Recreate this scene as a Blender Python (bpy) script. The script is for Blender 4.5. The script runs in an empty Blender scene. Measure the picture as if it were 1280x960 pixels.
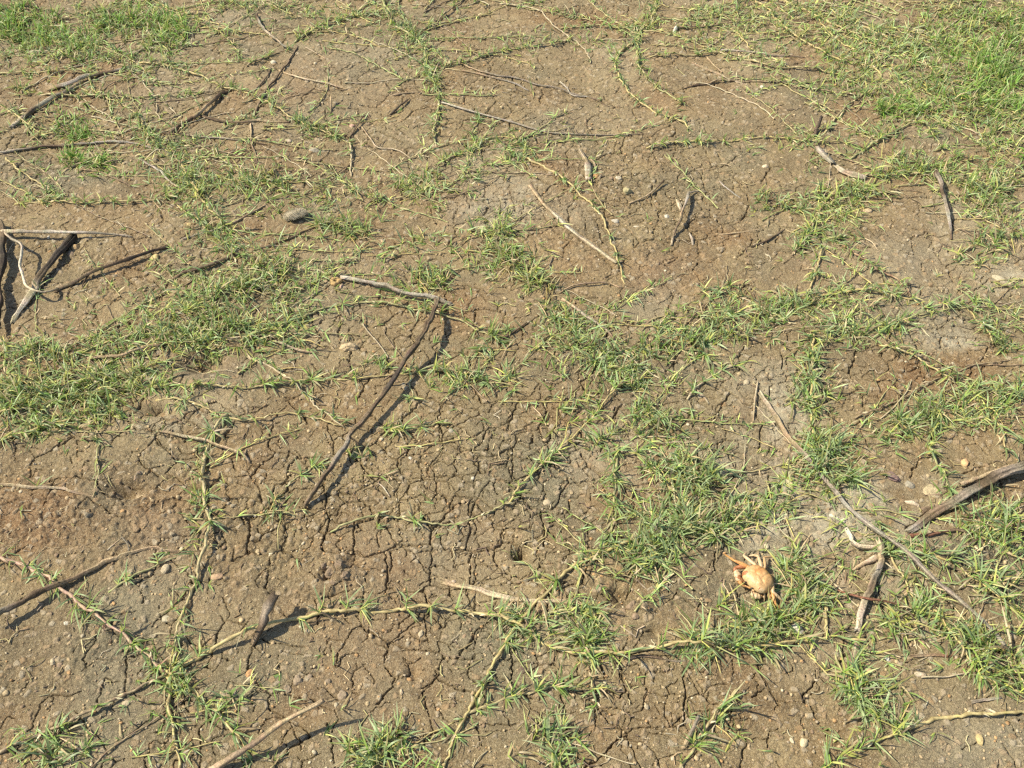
import bpy, bmesh, math, random
import numpy as np
from mathutils import Vector

random.seed(7)
RN = np.random.RandomState(11)
C = bpy.context.scene.collection
R = math.radians

# ------------------------------------------------------------------ camera
CAM_H, PITCH, VF = 1.30, R(48.0), R(21.0)
FPX = 480.0 / math.tan(VF)                       # focal length in photo pixels
cs, sn = math.cos(PITCH), math.sin(PITCH)
scn = bpy.context.scene
cam = bpy.data.cameras.new("camera")
cam.sensor_fit = 'VERTICAL'
cam.angle_y = 2 * VF
cam.clip_start, cam.clip_end = 0.02, 400
cam_o = bpy.data.objects.new("camera", cam)
cam_o.location = (0, 0, CAM_H)
cam_o.rotation_euler = (math.pi / 2 - PITCH, 0, 0)
C.objects.link(cam_o)
scn.camera = cam_o

def to_px(x, y, z=0.0):
    dz = z - CAM_H
    dep = y * cs - dz * sn
    up = y * sn + dz * cs
    return 640 + FPX * x / dep, 480 - FPX * up / dep, dep

def ground_xy(px, py, z=0.0):
    u, v = (px - 640) / FPX, (480 - py) / FPX
    dy, dz = cs + v * sn, -sn + v * cs
    t = (z - CAM_H) / dz
    return u * t, dy * t

# ------------------------------------------------------------------ noise
def _tab(seed):
    return np.random.RandomState(seed).rand(256, 256).astype(np.float32)
_T = {}
def vn(x, y, s, seed):
    """value noise, cell size s, result -1..1"""
    if seed not in _T: _T[seed] = _tab(seed)
    T = _T[seed]
    X = np.asarray(x) / s + 91.3; Y = np.asarray(y) / s + 57.7
    xi = np.floor(X).astype(np.int64); yi = np.floor(Y).astype(np.int64)
    fx = X - xi; fy = Y - yi
    fx = fx * fx * (3 - 2 * fx); fy = fy * fy * (3 - 2 * fy)
    a = T[xi & 255, yi & 255]; b = T[(xi + 1) & 255, yi & 255]
    c = T[xi & 255, (yi + 1) & 255]; d = T[(xi + 1) & 255, (yi + 1) & 255]
    return ((a + (b - a) * fx) * (1 - fy) + (c + (d - c) * fx) * fy) * 2 - 1

def fbm(x, y, s, seed, o=3):
    v = 0; a = 1.0
    for k in range(o):
        v = v + a * vn(x, y, s / 2 ** k, seed + k); a *= 0.5
    return v

# places picked out on the ground: (px, py, rx, ry, amount)
PITS = [(650, 688, 8, 7, -.032), (155, 614, 20, 9, -.026), (252, 452, 26, 12, -.036), (198, 514, 18, 6, -.020),
        (775, 745, 14, 9, -.018), (775, 670, 9, 7, -.008), (1020, 520, 16, 10, -.008), (408, 718, 7, 8, -.019),
        (438, 700, 16, 7, -.012), (398, 832, 12, 6, -.01), (820, 792, 18, 8, -.012), (1050, 835, 24, 10, -.008),
        (515, 838, 8, 8, -.013), (290, 712, 14, 8, -.008), (7, 655, 12, 6, -.012), (0, 410, 16, 16, -.02),
        (735, 790, 12, 8, -.01), (1180, 210, 30, 5, -.012), (1225, 880, 20, 20, -.008)]
LUMPS = [(415, 712, 26, 18, .012), (395, 735, 14, 8, .008), (800, 765, 14, 9, .012), (660, 660, 30, 12, .006),
         (160, 600, 30, 8, .008), (100, 640, 120, 45, .008), (200, 655, 40, 18, .006), (1060, 180, 60, 10, .008),
         (840, 345, 60, 16, .008), (940, 140, 80, 20, .010), (450, 880, 60, 25, -.006), (540, 865, 26, 22, -.006),
         (1100, 500, 40, 14, .006), (430, 160, 30, 8, .004), (600, 540, 26, 9, .005), (560, 490, 40, 14, .004)]

def blob(px, py, L, dflt=0.0):
    v = np.zeros_like(px) + dflt
    for (cx, cy, rx, ry, a) in L:
        d = ((px - cx) / rx) ** 2 + ((py - cy) / ry) ** 2
        v = v + a * np.exp(-d)
    return v

def coarse(x, y):
    x = np.asarray(x, dtype=np.float64); y = np.asarray(y, dtype=np.float64)
    yy = np.clip(y, -0.2, 30)
    px, py, _ = to_px(x, yy)
    h = 0.010 * vn(x, y, .55, 3) + 0.007 * vn(x, y, .23, 4) + 0.004 * vn(x, y, .11, 5) + .0022 * vn(x, y, .055, 6)
    return h + blob(px, py, LUMPS) + blob(px, py, PITS)

def P(px, py, up=0.0):
    """point `up` metres above the soil seen at photo pixel (px, py)"""
    z = up
    for _ in range(4):
        x, y = ground_xy(px, py, z)
        z = float(coarse(x, y)) + up
    return Vector((x, y, z))

def vor(x, y, s, seed, wmin, wmax, closed, jit=.85, full=True):
    """dry-mud network: 0..1 crack profile and per-plate random value"""
    T1, T2 = _tab(seed), _tab(seed + 1)
    X = x / s + 40.0; Y = y / s + 40.0
    xi = np.floor(X).astype(np.int64); yi = np.floor(Y).astype(np.int64)
    best = np.full(x.shape, 9e9); bx = np.zeros_like(x); by = np.zeros_like(x); bid = np.zeros(x.shape, np.int64)
    def pt(a, b):
        return a + .5 + (T1[a & 255, b & 255] - .5) * jit, b + .5 + (T2[a & 255, b & 255] - .5) * jit
    for i in (-1, 0, 1):
        for j in (-1, 0, 1):
            a, b = xi + i, yi + j
            qx, qy = pt(a, b)
            d = (qx - X) ** 2 + (qy - Y) ** 2
            m = d < best
            best = np.where(m, d, best); bx = np.where(m, qx, bx); by = np.where(m, qy, by)
            bid = np.where(m, (a & 255) * 256 + (b & 255), bid)
    cx, cy = np.floor(bx).astype(np.int64), np.floor(by).astype(np.int64)
    out = np.zeros_like(x); near = np.full(x.shape, 9.0)
    for i in (-2, -1, 0, 1, 2):
        for j in (-2, -1, 0, 1, 2):
            if abs(i) + abs(j) > (2 if full else 1) + (0 if full else 1) * (abs(i) == abs(j)) or (i == 0 and j == 0): continue
            a, b = cx + i, cy + j
            qx, qy = pt(a, b)
            ex, ey = qx - bx, qy - by
            L = np.sqrt(ex * ex + ey * ey) + 1e-6
            d = ((bx + qx) / 2 - X) * ex / L + ((by + qy) / 2 - Y) * ey / L
            nid = (a & 255) * 256 + (b & 255)
            lo, hi = np.minimum(bid, nid), np.maximum(bid, nid)
            hsh = ((lo * 7919 + hi * 104729 + seed * 31) % 1009) / 1009.0
            w = np.where(hsh < closed, 0.0, wmin + (wmax - wmin) * np.clip((hsh - closed) / .6, 0, 1)) / s
            t = np.clip(1 - np.abs(d) / np.maximum(w, 1e-5), 0, 1)
            out = np.maximum(out, np.clip(t * 1.8, 0, 1) * (.6 + .4 * hsh))
            near = np.minimum(near, np.where(w > 0, np.abs(d) * s, 9.0))
    return out, near, _tab(seed + 2)[bid // 256, bid % 256]

# ------------------------------------------------------------------ ground mesh
def axis(fine, lo, hi, far_lo, far_hi, g=1.06):
    a = list(fine); st = a[0] - a[1]; x = a[0]; left = []
    while x > far_lo: st *= g; x += st; left.append(x)
    st = a[-1] - a[-2]; x = a[-1]; right = []
    while x < far_hi: st *= g; x += st; right.append(x)
    return np.array(left[::-1] + a + right)

NU, = (1400,)
ys = [0.30]
while ys[-1] < 2.95:
    ys.append(ys[-1] + 0.00070 * (ys[-1] * cs + CAM_H * sn) * 1.0)
yl = axis(ys, 0, 0, -60, 90)
ul = axis(list(np.linspace(-1, 1, NU)), 0, 0, -40, 40)
yc = np.clip(yl, .3, 3.0)
W = .60 * (yc * cs + CAM_H * sn)
X = (ul[None, :] * W[:, None]); Y = np.repeat(yl[:, None], len(ul), 1)
ny, nx = X.shape
x = X.ravel(); y = Y.ravel()
px, py, dep = to_px(x, np.clip(y, -.1, 30))
out = np.maximum(np.abs(x) / np.repeat(W, nx) - 1.0, 0)
fade = np.clip(1.6 - out * 1.5, 0, 1) * np.clip((y + .3) / .4, 0, 1) * np.clip((4.2 - y) / .8, 0, 1)

CRK = [(600, 600, 150, 110, 1.1), (720, 560, 90, 70, .6), (790, 210, 170, 130, .75), (560, 90, 120, 60, .35), (820, 880, 140, 70, 1.0),
       (1150, 440, 130, 60, .7), (900, 570, 60, 60, .8), (960, 650, 70, 35, .9), (600, 800, 120, 60, .6), (470, 390, 120, 60, .5),
       (230, 530, 110, 30, .7), (350, 640, 90, 60, .5), (840, 400, 150, 60, .5), (1010, 860, 60, 60, .6), (330, 430, 60, 40, .4),
       (260, 350, 90, 30, .5), (1200, 300, 90, 40, .3), (60, 850, 120, 80, .15), (480, 780, 120, 60, .3)]
ROUGH = [(90, 640, 170, 60, 1.0), (320, 690, 90, 60, .5), (410, 720, 60, 40, 1.0), (290, 380, 120, 30, .3), (150, 340, 200, 60, .35),
         (90, 820, 160, 90, .4), (980, 520, 60, 60, .5), (1010, 660, 70, 60, .5), (830, 310, 160, 50, .35), (1130, 900, 130, 60, .4),
         (800, 740, 60, 40, .5), (420, 850, 60, 50, .4), (500, 180, 120, 40, .3)]
NOCR = [(70, 650, 170, 90, .40), (80, 830, 150, 110, .28), (330, 760, 90, 50, .12), (150, 330, 200, 50, .15), (1150, 900, 140, 70, .2), (1100, 150, 120, 60, .2), (1150, 700, 120, 80, .15)]
ck = np.clip(.43 - blob(px, py, NOCR) + .62 * blob(px, py, CRK) + .26 * vn(x, y, .22, 21), 0.10, 1.15) * fade
rg = np.clip(.38 + blob(px, py, ROUGH) + .25 * vn(x, y, .17, 23), 0.12, 1.3) * fade
wx = x + .0046 * vn(x, y, .024, 31) + .0020 * vn(x, y, .008, 32) + .0011 * vn(x, y, .004, 39)
wy = y + .0046 * vn(x, y, .024, 33) + .0020 * vn(x, y, .008, 34) + .0011 * vn(x, y, .004, 38)
tv = .10 * vn(x, y, .05, 36)
c1, n1, r1 = vor(wx, wy, .060, 41, .0006, .0013, np.clip(1.02 - 1.10 * ck + tv, .08, 1.0))
c2, n2, r2 = vor(wx, wy, .030, 51, .0005, .0009, np.clip(1.08 - .82 * ck + tv, .25, 1.0))
c3, n3, r3 = vor(wx, wy, .0150, 61, .0005, .0008, np.clip(1.40 - .75 * ck + tv, .62, 1.0))
s1, s2, s3 = 1.0, 1.0, 1.0
h = coarse(x, y)
pl = np.exp(-np.minimum(n1, n2) / .0035)
sc_ = np.clip(ck, 0, 1); flat = 1 - .65 * np.clip(ck, 0, 1) * np.clip(1.4 - rg, 0, 1); h = h - .0005 * pl * sc_ + (r1 - .5) * .0012 * sc_ + (r2 - .5) * .0006 * sc_
h = h + flat * fade * (.0009 * fbm(x, y, .020, 71, 2)) + flat * rg * (.0015 * fbm(x, y, .014, 75, 3) + .0009 * np.abs(vn(x, y, .006, 79)))
h = h + (.35 + .65 * flat) * fade * (.00045 * vn(x, y, .0048, 81) + .00028 * vn(x, y, .0027, 83))
# crumbs: little clods lying in the rough places
_, nn, rr = vor(x, y, .0115, 91, .0001, .0002, .0, 1.0, False)
clod = np.clip(1 - np.clip((.0050 - nn) / .0050, 0, 1) ** 2, 0, 1) * (rr > .62)
h = h + .0042 * clod * np.clip(rg * 1.1 - .2, 0, 1) * rr
# embedded grit and small gravel in the crust
_, ng, rgv = vor(x, y, .0085, 95, .0001, .0002, .0, 1.0, False)
gm = np.clip(ng / .0014, 0, 1) * (rgv > .86 - .05 * np.clip(vn(x, y, .3, 97), -1, 1))
h = h + .0017 * gm * fade
deep = np.maximum(np.maximum(c1 * s1, c2 * s2 * .85), c3 * s3 * .6)
h = h - .0090 * deep * fade
REDP = [(250, 900, 120, 50, .3), (860, 300, 120, 60, .4), (1190, 470, 60, 20, .5), (150, 110, 90, 25, .3), (560, 370, 80, 30, .4), (70, 640, 160, 60, .9), (390, 860, 60, 45, .7), (545, 865, 32, 30, .9), (1110, 490, 60, 30, .8), (830, 345, 90, 26, .5),
        (1040, 140, 90, 25, .5), (620, 540, 50, 18, .5), (270, 570, 60, 40, .5), (740, 20, 160, 30, .3), (940, 120, 120, 40, .3),
        (330, 130, 80, 40, .2), (60, 380, 80, 30, .3), (480, 690, 60, 30, .5), (700, 240, 60, 60, .4), (850, 765, 60, 30, .4)]
GREY = [(60, 900, 120, 60, .4), (300, 870, 60, 50, .5), (130, 770, 70, 60, .5), (700, 630, 60, 50, .4), (430, 590, 50, 30, .3), (250, 50, 60, 30, .5), (1000, 120, 60, 30, .3), (1260, 400, 40, 40, .4), (620, 585, 110, 80, .55), (965, 665, 80, 40, 1.0), (1150, 400, 110, 30, .8), (60, 220, 80, 24, .8), (60, 800, 120, 60, .35),
        (600, 800, 90, 50, .7), (350, 45, 60, 30, .7), (790, 890, 60, 40, .5), (860, 460, 40, 20, .6), (330, 840, 80, 60, .5),
        (450, 80, 80, 40, .3), (830, 200, 120, 30, .4), (1240, 930, 60, 40, .3), (1180, 170, 90, 20, .5), (250, 340, 70, 40, .3)]
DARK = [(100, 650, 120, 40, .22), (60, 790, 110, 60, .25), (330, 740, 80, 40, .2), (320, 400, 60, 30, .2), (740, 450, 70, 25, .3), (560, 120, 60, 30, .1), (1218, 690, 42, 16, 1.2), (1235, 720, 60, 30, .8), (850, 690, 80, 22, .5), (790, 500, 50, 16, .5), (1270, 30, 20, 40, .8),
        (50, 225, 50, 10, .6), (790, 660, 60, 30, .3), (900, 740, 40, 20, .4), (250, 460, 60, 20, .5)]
PALE = [(985, 650, 70, 48, .9), (935, 580, 50, 40, .45), (1130, 630, 120, 60, .4), (780, 560, 60, 60, .3), (1180, 260, 120, 50, .3), (620, 250, 60, 40, .3), (230, 530, 80, 20, .5), (1110, 690, 60, 60, .7), (990, 520, 50, 50, .5), (1190, 420, 70, 30, .5), (1250, 350, 40, 20, .5),
        (1060, 640, 40, 40, .6), (880, 600, 40, 40, .4)]
col = np.stack([np.clip(blob(px, py, REDP) * .9 + .45 * vn(x, y, .12, 101) + .25 * vn(x, y, .04, 102) + .1, 0, 1),
                np.clip(blob(px, py, GREY) * .9 + .45 * vn(x, y, .09, 103) + .25 * vn(x, y, .035, 104) + .05, 0, 1),
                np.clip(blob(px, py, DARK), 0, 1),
                np.clip(blob(px, py, PALE) * (1.0 + .9 * vn(x, y, .035, 105) + .5 * vn(x, y, .012, 107)) + .35 * vn(x, y, .16, 106) - .05, 0, 1)], 1).astype(np.float32)
col2 = np.stack([gm * fade, np.where(rgv > .5, (rgv * 37.0) % 1.0, 0), r2, r1], 1).astype(np.float32)

def fast_mesh(name, V, F):
    """V (n,3), F (m,k) with k constant"""
    me = bpy.data.meshes.new(name)
    V = np.ascontiguousarray(V, dtype=np.float32); F = np.ascontiguousarray(F, dtype=np.int32)
    m, k = F.shape
    me.vertices.add(len(V)); me.vertices.foreach_set("co", V.ravel())
    me.loops.add(m * k); me.loops.foreach_set("vertex_index", F.ravel())
    me.polygons.add(m)
    me.polygons.foreach_set("loop_start", np.arange(m, dtype=np.int32) * k)
    me.polygons.foreach_set("loop_total", np.full(m, k, dtype=np.int32))
    me.update(calc_edges=True)
    return me

def set_col(me, nm, arr):
    a = me.color_attributes.new(nm, 'FLOAT_COLOR', 'POINT')
    a.data.foreach_set("color", np.ascontiguousarray(arr, dtype=np.float32).ravel())

def smooth(me):
    me.polygons.foreach_set("use_smooth", np.ones(len(me.polygons), dtype=bool))

idx = np.arange(ny * nx).reshape(ny, nx)
F = np.stack([idx[:-1, :-1], idx[:-1, 1:], idx[1:, 1:], idx[1:, :-1]], -1).reshape(-1, 4)
gme = fast_mesh("ground", np.stack([x, y, h], 1), F)
smooth(gme)
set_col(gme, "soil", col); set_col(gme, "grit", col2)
ground = bpy.data.objects.new("ground", gme); C.objects.link(ground)
ground["kind"] = "structure"; ground["label"] = "bare cracked brown mud with embedded grit"

# ------------------------------------------------------------------ materials
def nt(name):
    m = bpy.data.materials.new(name); m.use_nodes = True
    t = m.node_tree
    for n in list(t.nodes): t.nodes.remove(n)
    return m, t
def N(t, typ, **kw):
    n = t.nodes.new(typ)
    for k, v in kw.items():
        if k in n.inputs.keys() if isinstance(k, str) else False: n.inputs[k].default_value = v
        else: setattr(n, k, v)
    return n
def mix(t, fac, a, b, mode='MIX'):
    n = t.nodes.new('ShaderNodeMix'); n.data_type = 'RGBA'; n.blend_type = mode
    for i, v in ((0, fac), (6, a), (7, b)):
        if hasattr(v, 'default_value') or hasattr(v, 'is_linked'): t.links.new(v, n.inputs[i])
        elif isinstance(v, (int, float)): n.inputs[i].default_value = v
        else: n.inputs[i].default_value = (*v, 1)
    return n.outputs[2]
def maths(t, op, a, b=0.0, clamp=False):
    n = t.nodes.new('ShaderNodeMath'); n.operation = op; n.use_clamp = clamp
    for i, v in ((0, a), (1, b)):
        if isinstance(v, (int, float)): n.inputs[i].default_value = v
        else: t.links.new(v, n.inputs[i])
    return n.outputs[0]
def noise(t, vec, scale, detail=3, rough=.6):
    n = t.nodes.new('ShaderNodeTexNoise'); n.inputs['Scale'].default_value = scale
    n.inputs['Detail'].default_value = detail; n.inputs['Roughness'].default_value = rough
    t.links.new(vec, n.inputs['Vector']); return n.outputs['Fac']
def ramp(t, fac, a, b):
    n = t.nodes.new('ShaderNodeMapRange'); n.inputs[1].default_value = a; n.inputs[2].default_value = b
    t.links.new(fac, n.inputs[0]); return n.outputs[0]
def bump(t, hgt, dist, prev=None, strength=1.0):
    n = t.nodes.new('ShaderNodeBump'); n.inputs['Distance'].default_value = dist; n.inputs['Strength'].default_value = strength
    t.links.new(hgt, n.inputs['Height'])
    if prev: t.links.new(prev, n.inputs['Normal'])
    return n.outputs[0]
def finish(t, color, rough, normal=None, spec=.3):
    b = t.nodes.new('ShaderNodeBsdfPrincipled'); o = t.nodes.new('ShaderNodeOutputMaterial')
    if isinstance(color, tuple): b.inputs['Base Color'].default_value = (*color, 1)
    else: t.links.new(color, b.inputs['Base Color'])
    if isinstance(rough, float): b.inputs['Roughness'].default_value = rough
    else: t.links.new(rough, b.inputs['Roughness'])
    b.inputs['Specular IOR Level'].default_value = spec
    if normal: t.links.new(normal, b.inputs['Normal'])
    t.links.new(b.outputs[0], o.inputs[0]); return b

def soil_material():
    m, t = nt("dry_mud")
    g = t.nodes.new('ShaderNodeNewGeometry').outputs['Position']
    a = t.nodes.new('ShaderNodeVertexColor'); a.layer_name = "soil"
    s = t.nodes.new('ShaderNodeSeparateColor'); t.links.new(a.outputs[0], s.inputs[0])
    b = t.nodes.new('ShaderNodeVertexColor'); b.layer_name = "grit"
    q = t.nodes.new('ShaderNodeSeparateColor'); t.links.new(b.outputs[0], q.inputs[0])
    base = mix(t, ramp(t, noise(t, g, 9, 7, .68), .34, .66), (.190, .131, .060), (.335, .247, .122))
    base = mix(t, maths(t, 'MULTIPLY', s.outputs[0], 1.0, True), base, (.240, .128, .050))
    base = mix(t, maths(t, 'MULTIPLY', s.outputs[1], .95, True), base, (.185, .160, .094))
    base = mix(t, maths(t, 'MULTIPLY', a.outputs['Alpha'], .9, True), base, (.48, .425, .30))
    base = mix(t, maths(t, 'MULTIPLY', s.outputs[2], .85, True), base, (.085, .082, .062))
    # plate to plate tone, then speckle of grains
    base = mix(t, .5, base, mix(t, q.outputs[2], (.36, .36, .36), (.60, .60, .60)), 'OVERLAY')
    sp = noise(t, g, 230, 5, .85)
    base = mix(t, ramp(t, sp, .50, .72), base, mix(t, .75, base, (.52, .42, .25)))
    base = mix(t, ramp(t, sp, .47, .28), base, mix(t, .7, base, (.075, .052, .032)))
    s2 = noise(t, g, 560, 3, .8)
    base = mix(t, ramp(t, s2, .54, .70), base, mix(t, .65, base, (.66, .55, .35)))
    base = mix(t, ramp(t, s2, .46, .32), base, mix(t, .65, base, (.07, .05, .03)))
    v = t.nodes.new('ShaderNodeTexVoronoi'); v.inputs['Scale'].default_value = 330; t.links.new(g, v.inputs['Vector'])
    vs = t.nodes.new('ShaderNodeSeparateColor'); t.links.new(v.outputs['Color'], vs.inputs[0])
    grain = maths(t, 'MULTIPLY', ramp(t, vs.outputs[0], .82, .86), ramp(t, v.outputs['Distance'], .5, .3))
    gc = mix(t, vs.outputs[1], (.50, .42, .30), (.40, .24, .12))
    base = mix(t, maths(t, 'MULTIPLY', grain, .75, True), base, gc)
    pc = mix(t, q.outputs[1], (.50, .42, .29), (.40, .26, .13))
    base = mix(t, maths(t, 'MULTIPLY', q.outputs[0], .75, True), base, pc)
    n = bump(t, noise(t, g, 480, 4, .8), .0030)
    n = bump(t, noise(t, g, 130, 5, .7), .0026, n)
    n = bump(t, grain, .0010, n)
    v2 = t.nodes.new('ShaderNodeTexVoronoi'); v2.feature = 'DISTANCE_TO_EDGE'; v2.inputs['Scale'].default_value = 95
    wn = t.nodes.new('ShaderNodeTexNoise'); wn.inputs['Scale'].default_value = 60; t.links.new(g, wn.inputs['Vector'])
    wv = t.nodes.new('ShaderNodeVectorMath'); wv.operation = 'MULTIPLY_ADD'; wv.inputs[1].default_value = (.02, .02, .02)
    t.links.new(wn.outputs['Color'], wv.inputs[0]); t.links.new(g, wv.inputs[2]); t.links.new(wv.outputs[0], v2.inputs['Vector'])
    hair = ramp(t, v2.outputs['Distance'], .0, .07)
    n = bump(t, hair, .0010, n, .4)
    rgh = ramp(t, noise(t, g, 40, 3), 0, 1)
    rg_ = t.nodes.new('ShaderNodeMapRange'); t.links.new(rgh, rg_.inputs[0]); rg_.inputs[3].default_value = .62; rg_.inputs[4].default_value = .9
    finish(t, base, rg_.outputs[0], n, .35)
    return m
ground.data.materials.append(soil_material())

def vcol_material(name, rough=.6, spec=.3, bumps=(), transl=0.0, vary=.25, scale=300):
    m, t = nt(name)
    a = t.nodes.new('ShaderNodeVertexColor'); a.layer_name = "col"
    g = t.nodes.new('ShaderNodeNewGeometry').outputs['Position']
    f = noise(t, g, scale, 4, .65)
    dk = mix(t, 1.0, a.outputs[0], (1 - vary,) * 3, 'MULTIPLY'); lt = mix(t, 1.0, a.outputs[0], (1 + vary,) * 3, 'MULTIPLY')
    base = mix(t, ramp(t, f, .3, .7), dk, lt)
    n = None
    for sc, d in bumps: n = bump(t, noise(t, g, sc, 4, .65), d, n)
    b = finish(t, base, rough, n, spec)
    if transl:
        tr = t.nodes.new('ShaderNodeBsdfTranslucent'); t.links.new(base, tr.inputs[0])
        ms = t.nodes.new('ShaderNodeMixShader'); ms.inputs[0].default_value = transl
        t.links.new(b.outputs[0], ms.inputs[1]); t.links.new(tr.outputs[0], ms.inputs[2])
        t.links.new(ms.outputs[0], t.nodes['Material Output'].inputs[0])
    return m
M_LEAF = vcol_material("grass_leaf", .45, .40, (), .36, .22, 90)
M_STEM = vcol_material("grass_stem", .5, .35, ((500, .0006),), 0, .25, 200)
M_WOOD = vcol_material("weathered_wood", .85, .15, ((900, .0010), (260, .0022)), 0, .40, 320)
M_STONE = vcol_material("stone_surface", .8, .25, ((600, .0010), (160, .0020)), 0, .25, 260)
M_CRAB = vcol_material("crab_shell", .38, .5, ((500, .0005), (140, .0010)), .12, .14, 170)
M_FLUFF = vcol_material("grey_fluff", .95, .05, ((700, .0020),), 0, .25, 500)

# ------------------------------------------------------------------ mesh building
class MB:
    def __init__(s): s.v = []; s.f = []; s.c = []
    def add(s, V, F, c):
        o = len(s.v); s.v.extend(V); s.f.extend([tuple(i + o for i in q) for q in F])
        s.c.extend(c if isinstance(c, list) else [c] * len(V))
    def build(s, name, mat, parent=None, origin=None, sm=True):
        if origin is None: origin = parent.location if parent else Vector(s.v[0])
        origin = Vector(origin)
        me = bpy.data.meshes.new(name)
        me.from_pydata([(v[0] - origin.x, v[1] - origin.y, v[2] - origin.z) for v in s.v], [], s.f)
        if sm: smooth(me)
        set_col(me, "col", np.array([(*c[:3], 1) for c in s.c], dtype=np.float32))
        me.materials.append(mat)
        o = bpy.data.objects.new(name, me); C.objects.link(o)
        if parent: o.parent = parent
        else: o.location = origin
        return o

def tag(o, label, cat, group=None, kind=None):
    o['label'] = label; o['category'] = cat
    if group: o['group'] = group
    if kind: o['kind'] = kind
    return o
def empty(name, loc):
    o = bpy.data.objects.new(name, None); o.empty_display_size = .02; o.location = loc; C.objects.link(o); return o

def spline(pts, step=.006):
    """Catmull-Rom through Vectors -> evenly spaced points"""
    p = [2 * pts[0] - pts[1]] + list(pts) + [2 * pts[-1] - pts[-2]]
    dense = []
    for i in range(1, len(p) - 2):
        n = max(2, int((p[i + 1] - p[i]).length / .003))
        for k in range(n):
            t = k / n; a, b, c, d = p[i - 1], p[i], p[i + 1], p[i + 2]
            dense.append(.5 * ((2 * b) + (c - a) * t + (2 * a - 5 * b + 4 * c - d) * t * t + (3 * b - a - 3 * c + d) * t ** 3))
    dense.append(p[-2])
    res = [dense[0]]; acc = 0
    for i in range(1, len(dense)):
        acc += (dense[i] - dense[i - 1]).length
        if acc >= step: res.append(dense[i]); acc = 0
    if (res[-1] - dense[-1]).length > step * .3: res.append(dense[-1])
    return res

def frames(pts):
    n = len(pts); T = []
    for i in range(n):
        d = pts[min(i + 1, n - 1)] - pts[max(i - 1, 0)]
        T.append(d.normalized() if d.length > 1e-9 else Vector((1, 0, 0)))
    u = T[0].cross(Vector((0, 0, 1)))
    if u.length < .1: u = T[0].cross(Vector((1, 0, 0)))
    u.normalize(); out = []
    for i in range(n):
        u = (u - T[i] * u.dot(T[i])); u.normalize()
        out.append((T[i], u.copy(), T[i].cross(u)))
    return out

def tube(mb, pts, rad, col, sides=6, lobes=0.0, caps=True, jag=0.0, flat=1.0):
    fr = frames(pts); V = []; cc = []; n = len(pts)
    ph = [random.random() for _ in range(sides)]
    fw = [random.uniform(-1, 1) for _ in range(sides)]; fib = lobes > 0
    for i in range(n):
        r = rad[i] if isinstance(rad, (list, tuple)) else rad
        c = col[i] if isinstance(col, list) else col
        for k in range(sides):
            a = 2 * math.pi * k / sides; cf = c
            if fib:
                fw[k] = max(-1, min(1, fw[k] + random.uniform(-.33, .33)))
                cf = tuple(x_ * (1 + .42 * fw[k]) for x_ in c)
            l = 1 + lobes * (fw[k] * .9 + math.sin(ph[k] * 40 + i * .35 * (0.5 + ph[k])) * .3)
            j = fr[i][0] * (jag * r * (random.random() * 2 - .5)) * (1 if i == n - 1 else -1 if i == 0 else 0)
            q = pts[i] + (fr[i][1] * math.cos(a) + fr[i][2] * math.sin(a) * flat) * r * l + j
            V.append(tuple(q)); cc.append(cf)
    F_ = []
    for i in range(n - 1):
        for k in range(sides):
            k2 = (k + 1) % sides
            F_.append((i * sides + k, i * sides + k2, (i + 1) * sides + k2, (i + 1) * sides + k))
    if caps:
        V.append(tuple(pts[0])); V.append(tuple(pts[-1])); cc += [cc[0], cc[-1]]
        a, b = n * sides, n * sides + 1
        for k in range(sides):
            k2 = (k + 1) % sides
            F_.append((a, k2, k)); F_.append((b, (n - 1) * sides + k, (n - 1) * sides + k2))
    mb.add(V, F_, cc)

def jit(c, v=.15, h=.06):
    m = 1 + random.uniform(-v, v)
    return tuple(max(.005, c[i] * m * (1 + random.uniform(-h, h))) for i in range(3))
def lerp(a, b, t): return tuple(a[i] + (b[i] - a[i]) * t for i in range(3))

BLUE, GREEN, YEL, DRY, PINK = (.265, .365, .145), (.225, .350, .070), (.45, .46, .12), (.48, .38, .21), (.34, .19, .13)
LUSH = (.195, .375, .045)
def leafcol(style):
    r = random.random()
    if style == 'lush': return jit(LUSH if r < .52 else GREEN if r < .76 else YEL if r < .90 else DRY, .28)
    if style == 'blue': return jit(BLUE if r < .54 else GREEN if r < .72 else YEL if r < .84 else DRY if r < .96 else (.20, .14, .08), .26)
    if style == 'mix': return jit(BLUE if r < .28 else GREEN if r < .58 else YEL if r < .80 else DRY if r < .95 else (.20, .14, .08), .26)
    if style == 'dry': return jit(DRY if r < .55 else YEL if r < .8 else PINK if r < .86 else BLUE)
    if style == 'pink': return jit(BLUE if r < .5 else GREEN if r < .75 else PINK if r < .9 else YEL)
    return jit(BLUE)

def leaf(mb, base, d, L, w, c, droop):
    """tapering, slightly folded blade that arches over"""
    side = d.cross(Vector((0, 0, 1)))
    if side.length < .05: side = Vector((random.uniform(-1, 1), random.uniform(-1, 1), 0))
    side.normalize(); tw = random.uniform(-.9, .9)
    up = side.cross(d); side = (side * math.cos(tw) + up * math.sin(tw)).normalized()
    p = base.copy(); n = 4; V = []; cc = []; prof = (.75, 1.0, .86, .52)
    tip = lerp(c, (.58, .62, .40), .6) if random.random() < .7 else lerp(c, DRY, .7)
    for i in range(n):
        t = i / n
        V.append(tuple(p - side * (w * .5 * prof[i]))); V.append(tuple(p + side * (w * .5 * prof[i])))
        k = lerp(c, tip, t * t); cc += [k, k]
        d = (d + Vector((0, 0, -droop * .25))).normalized()
        p = p + d * (L / n)
        g = GZ(p.x, p.y) + .0012
        if p.z < g: p.z = g
    V.append(tuple(p)); cc.append(tip)
    mb.add(V, [(0, 1, 3, 2), (2, 3, 5, 4), (4, 5, 7, 6), (6, 7, 8)], cc)

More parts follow.
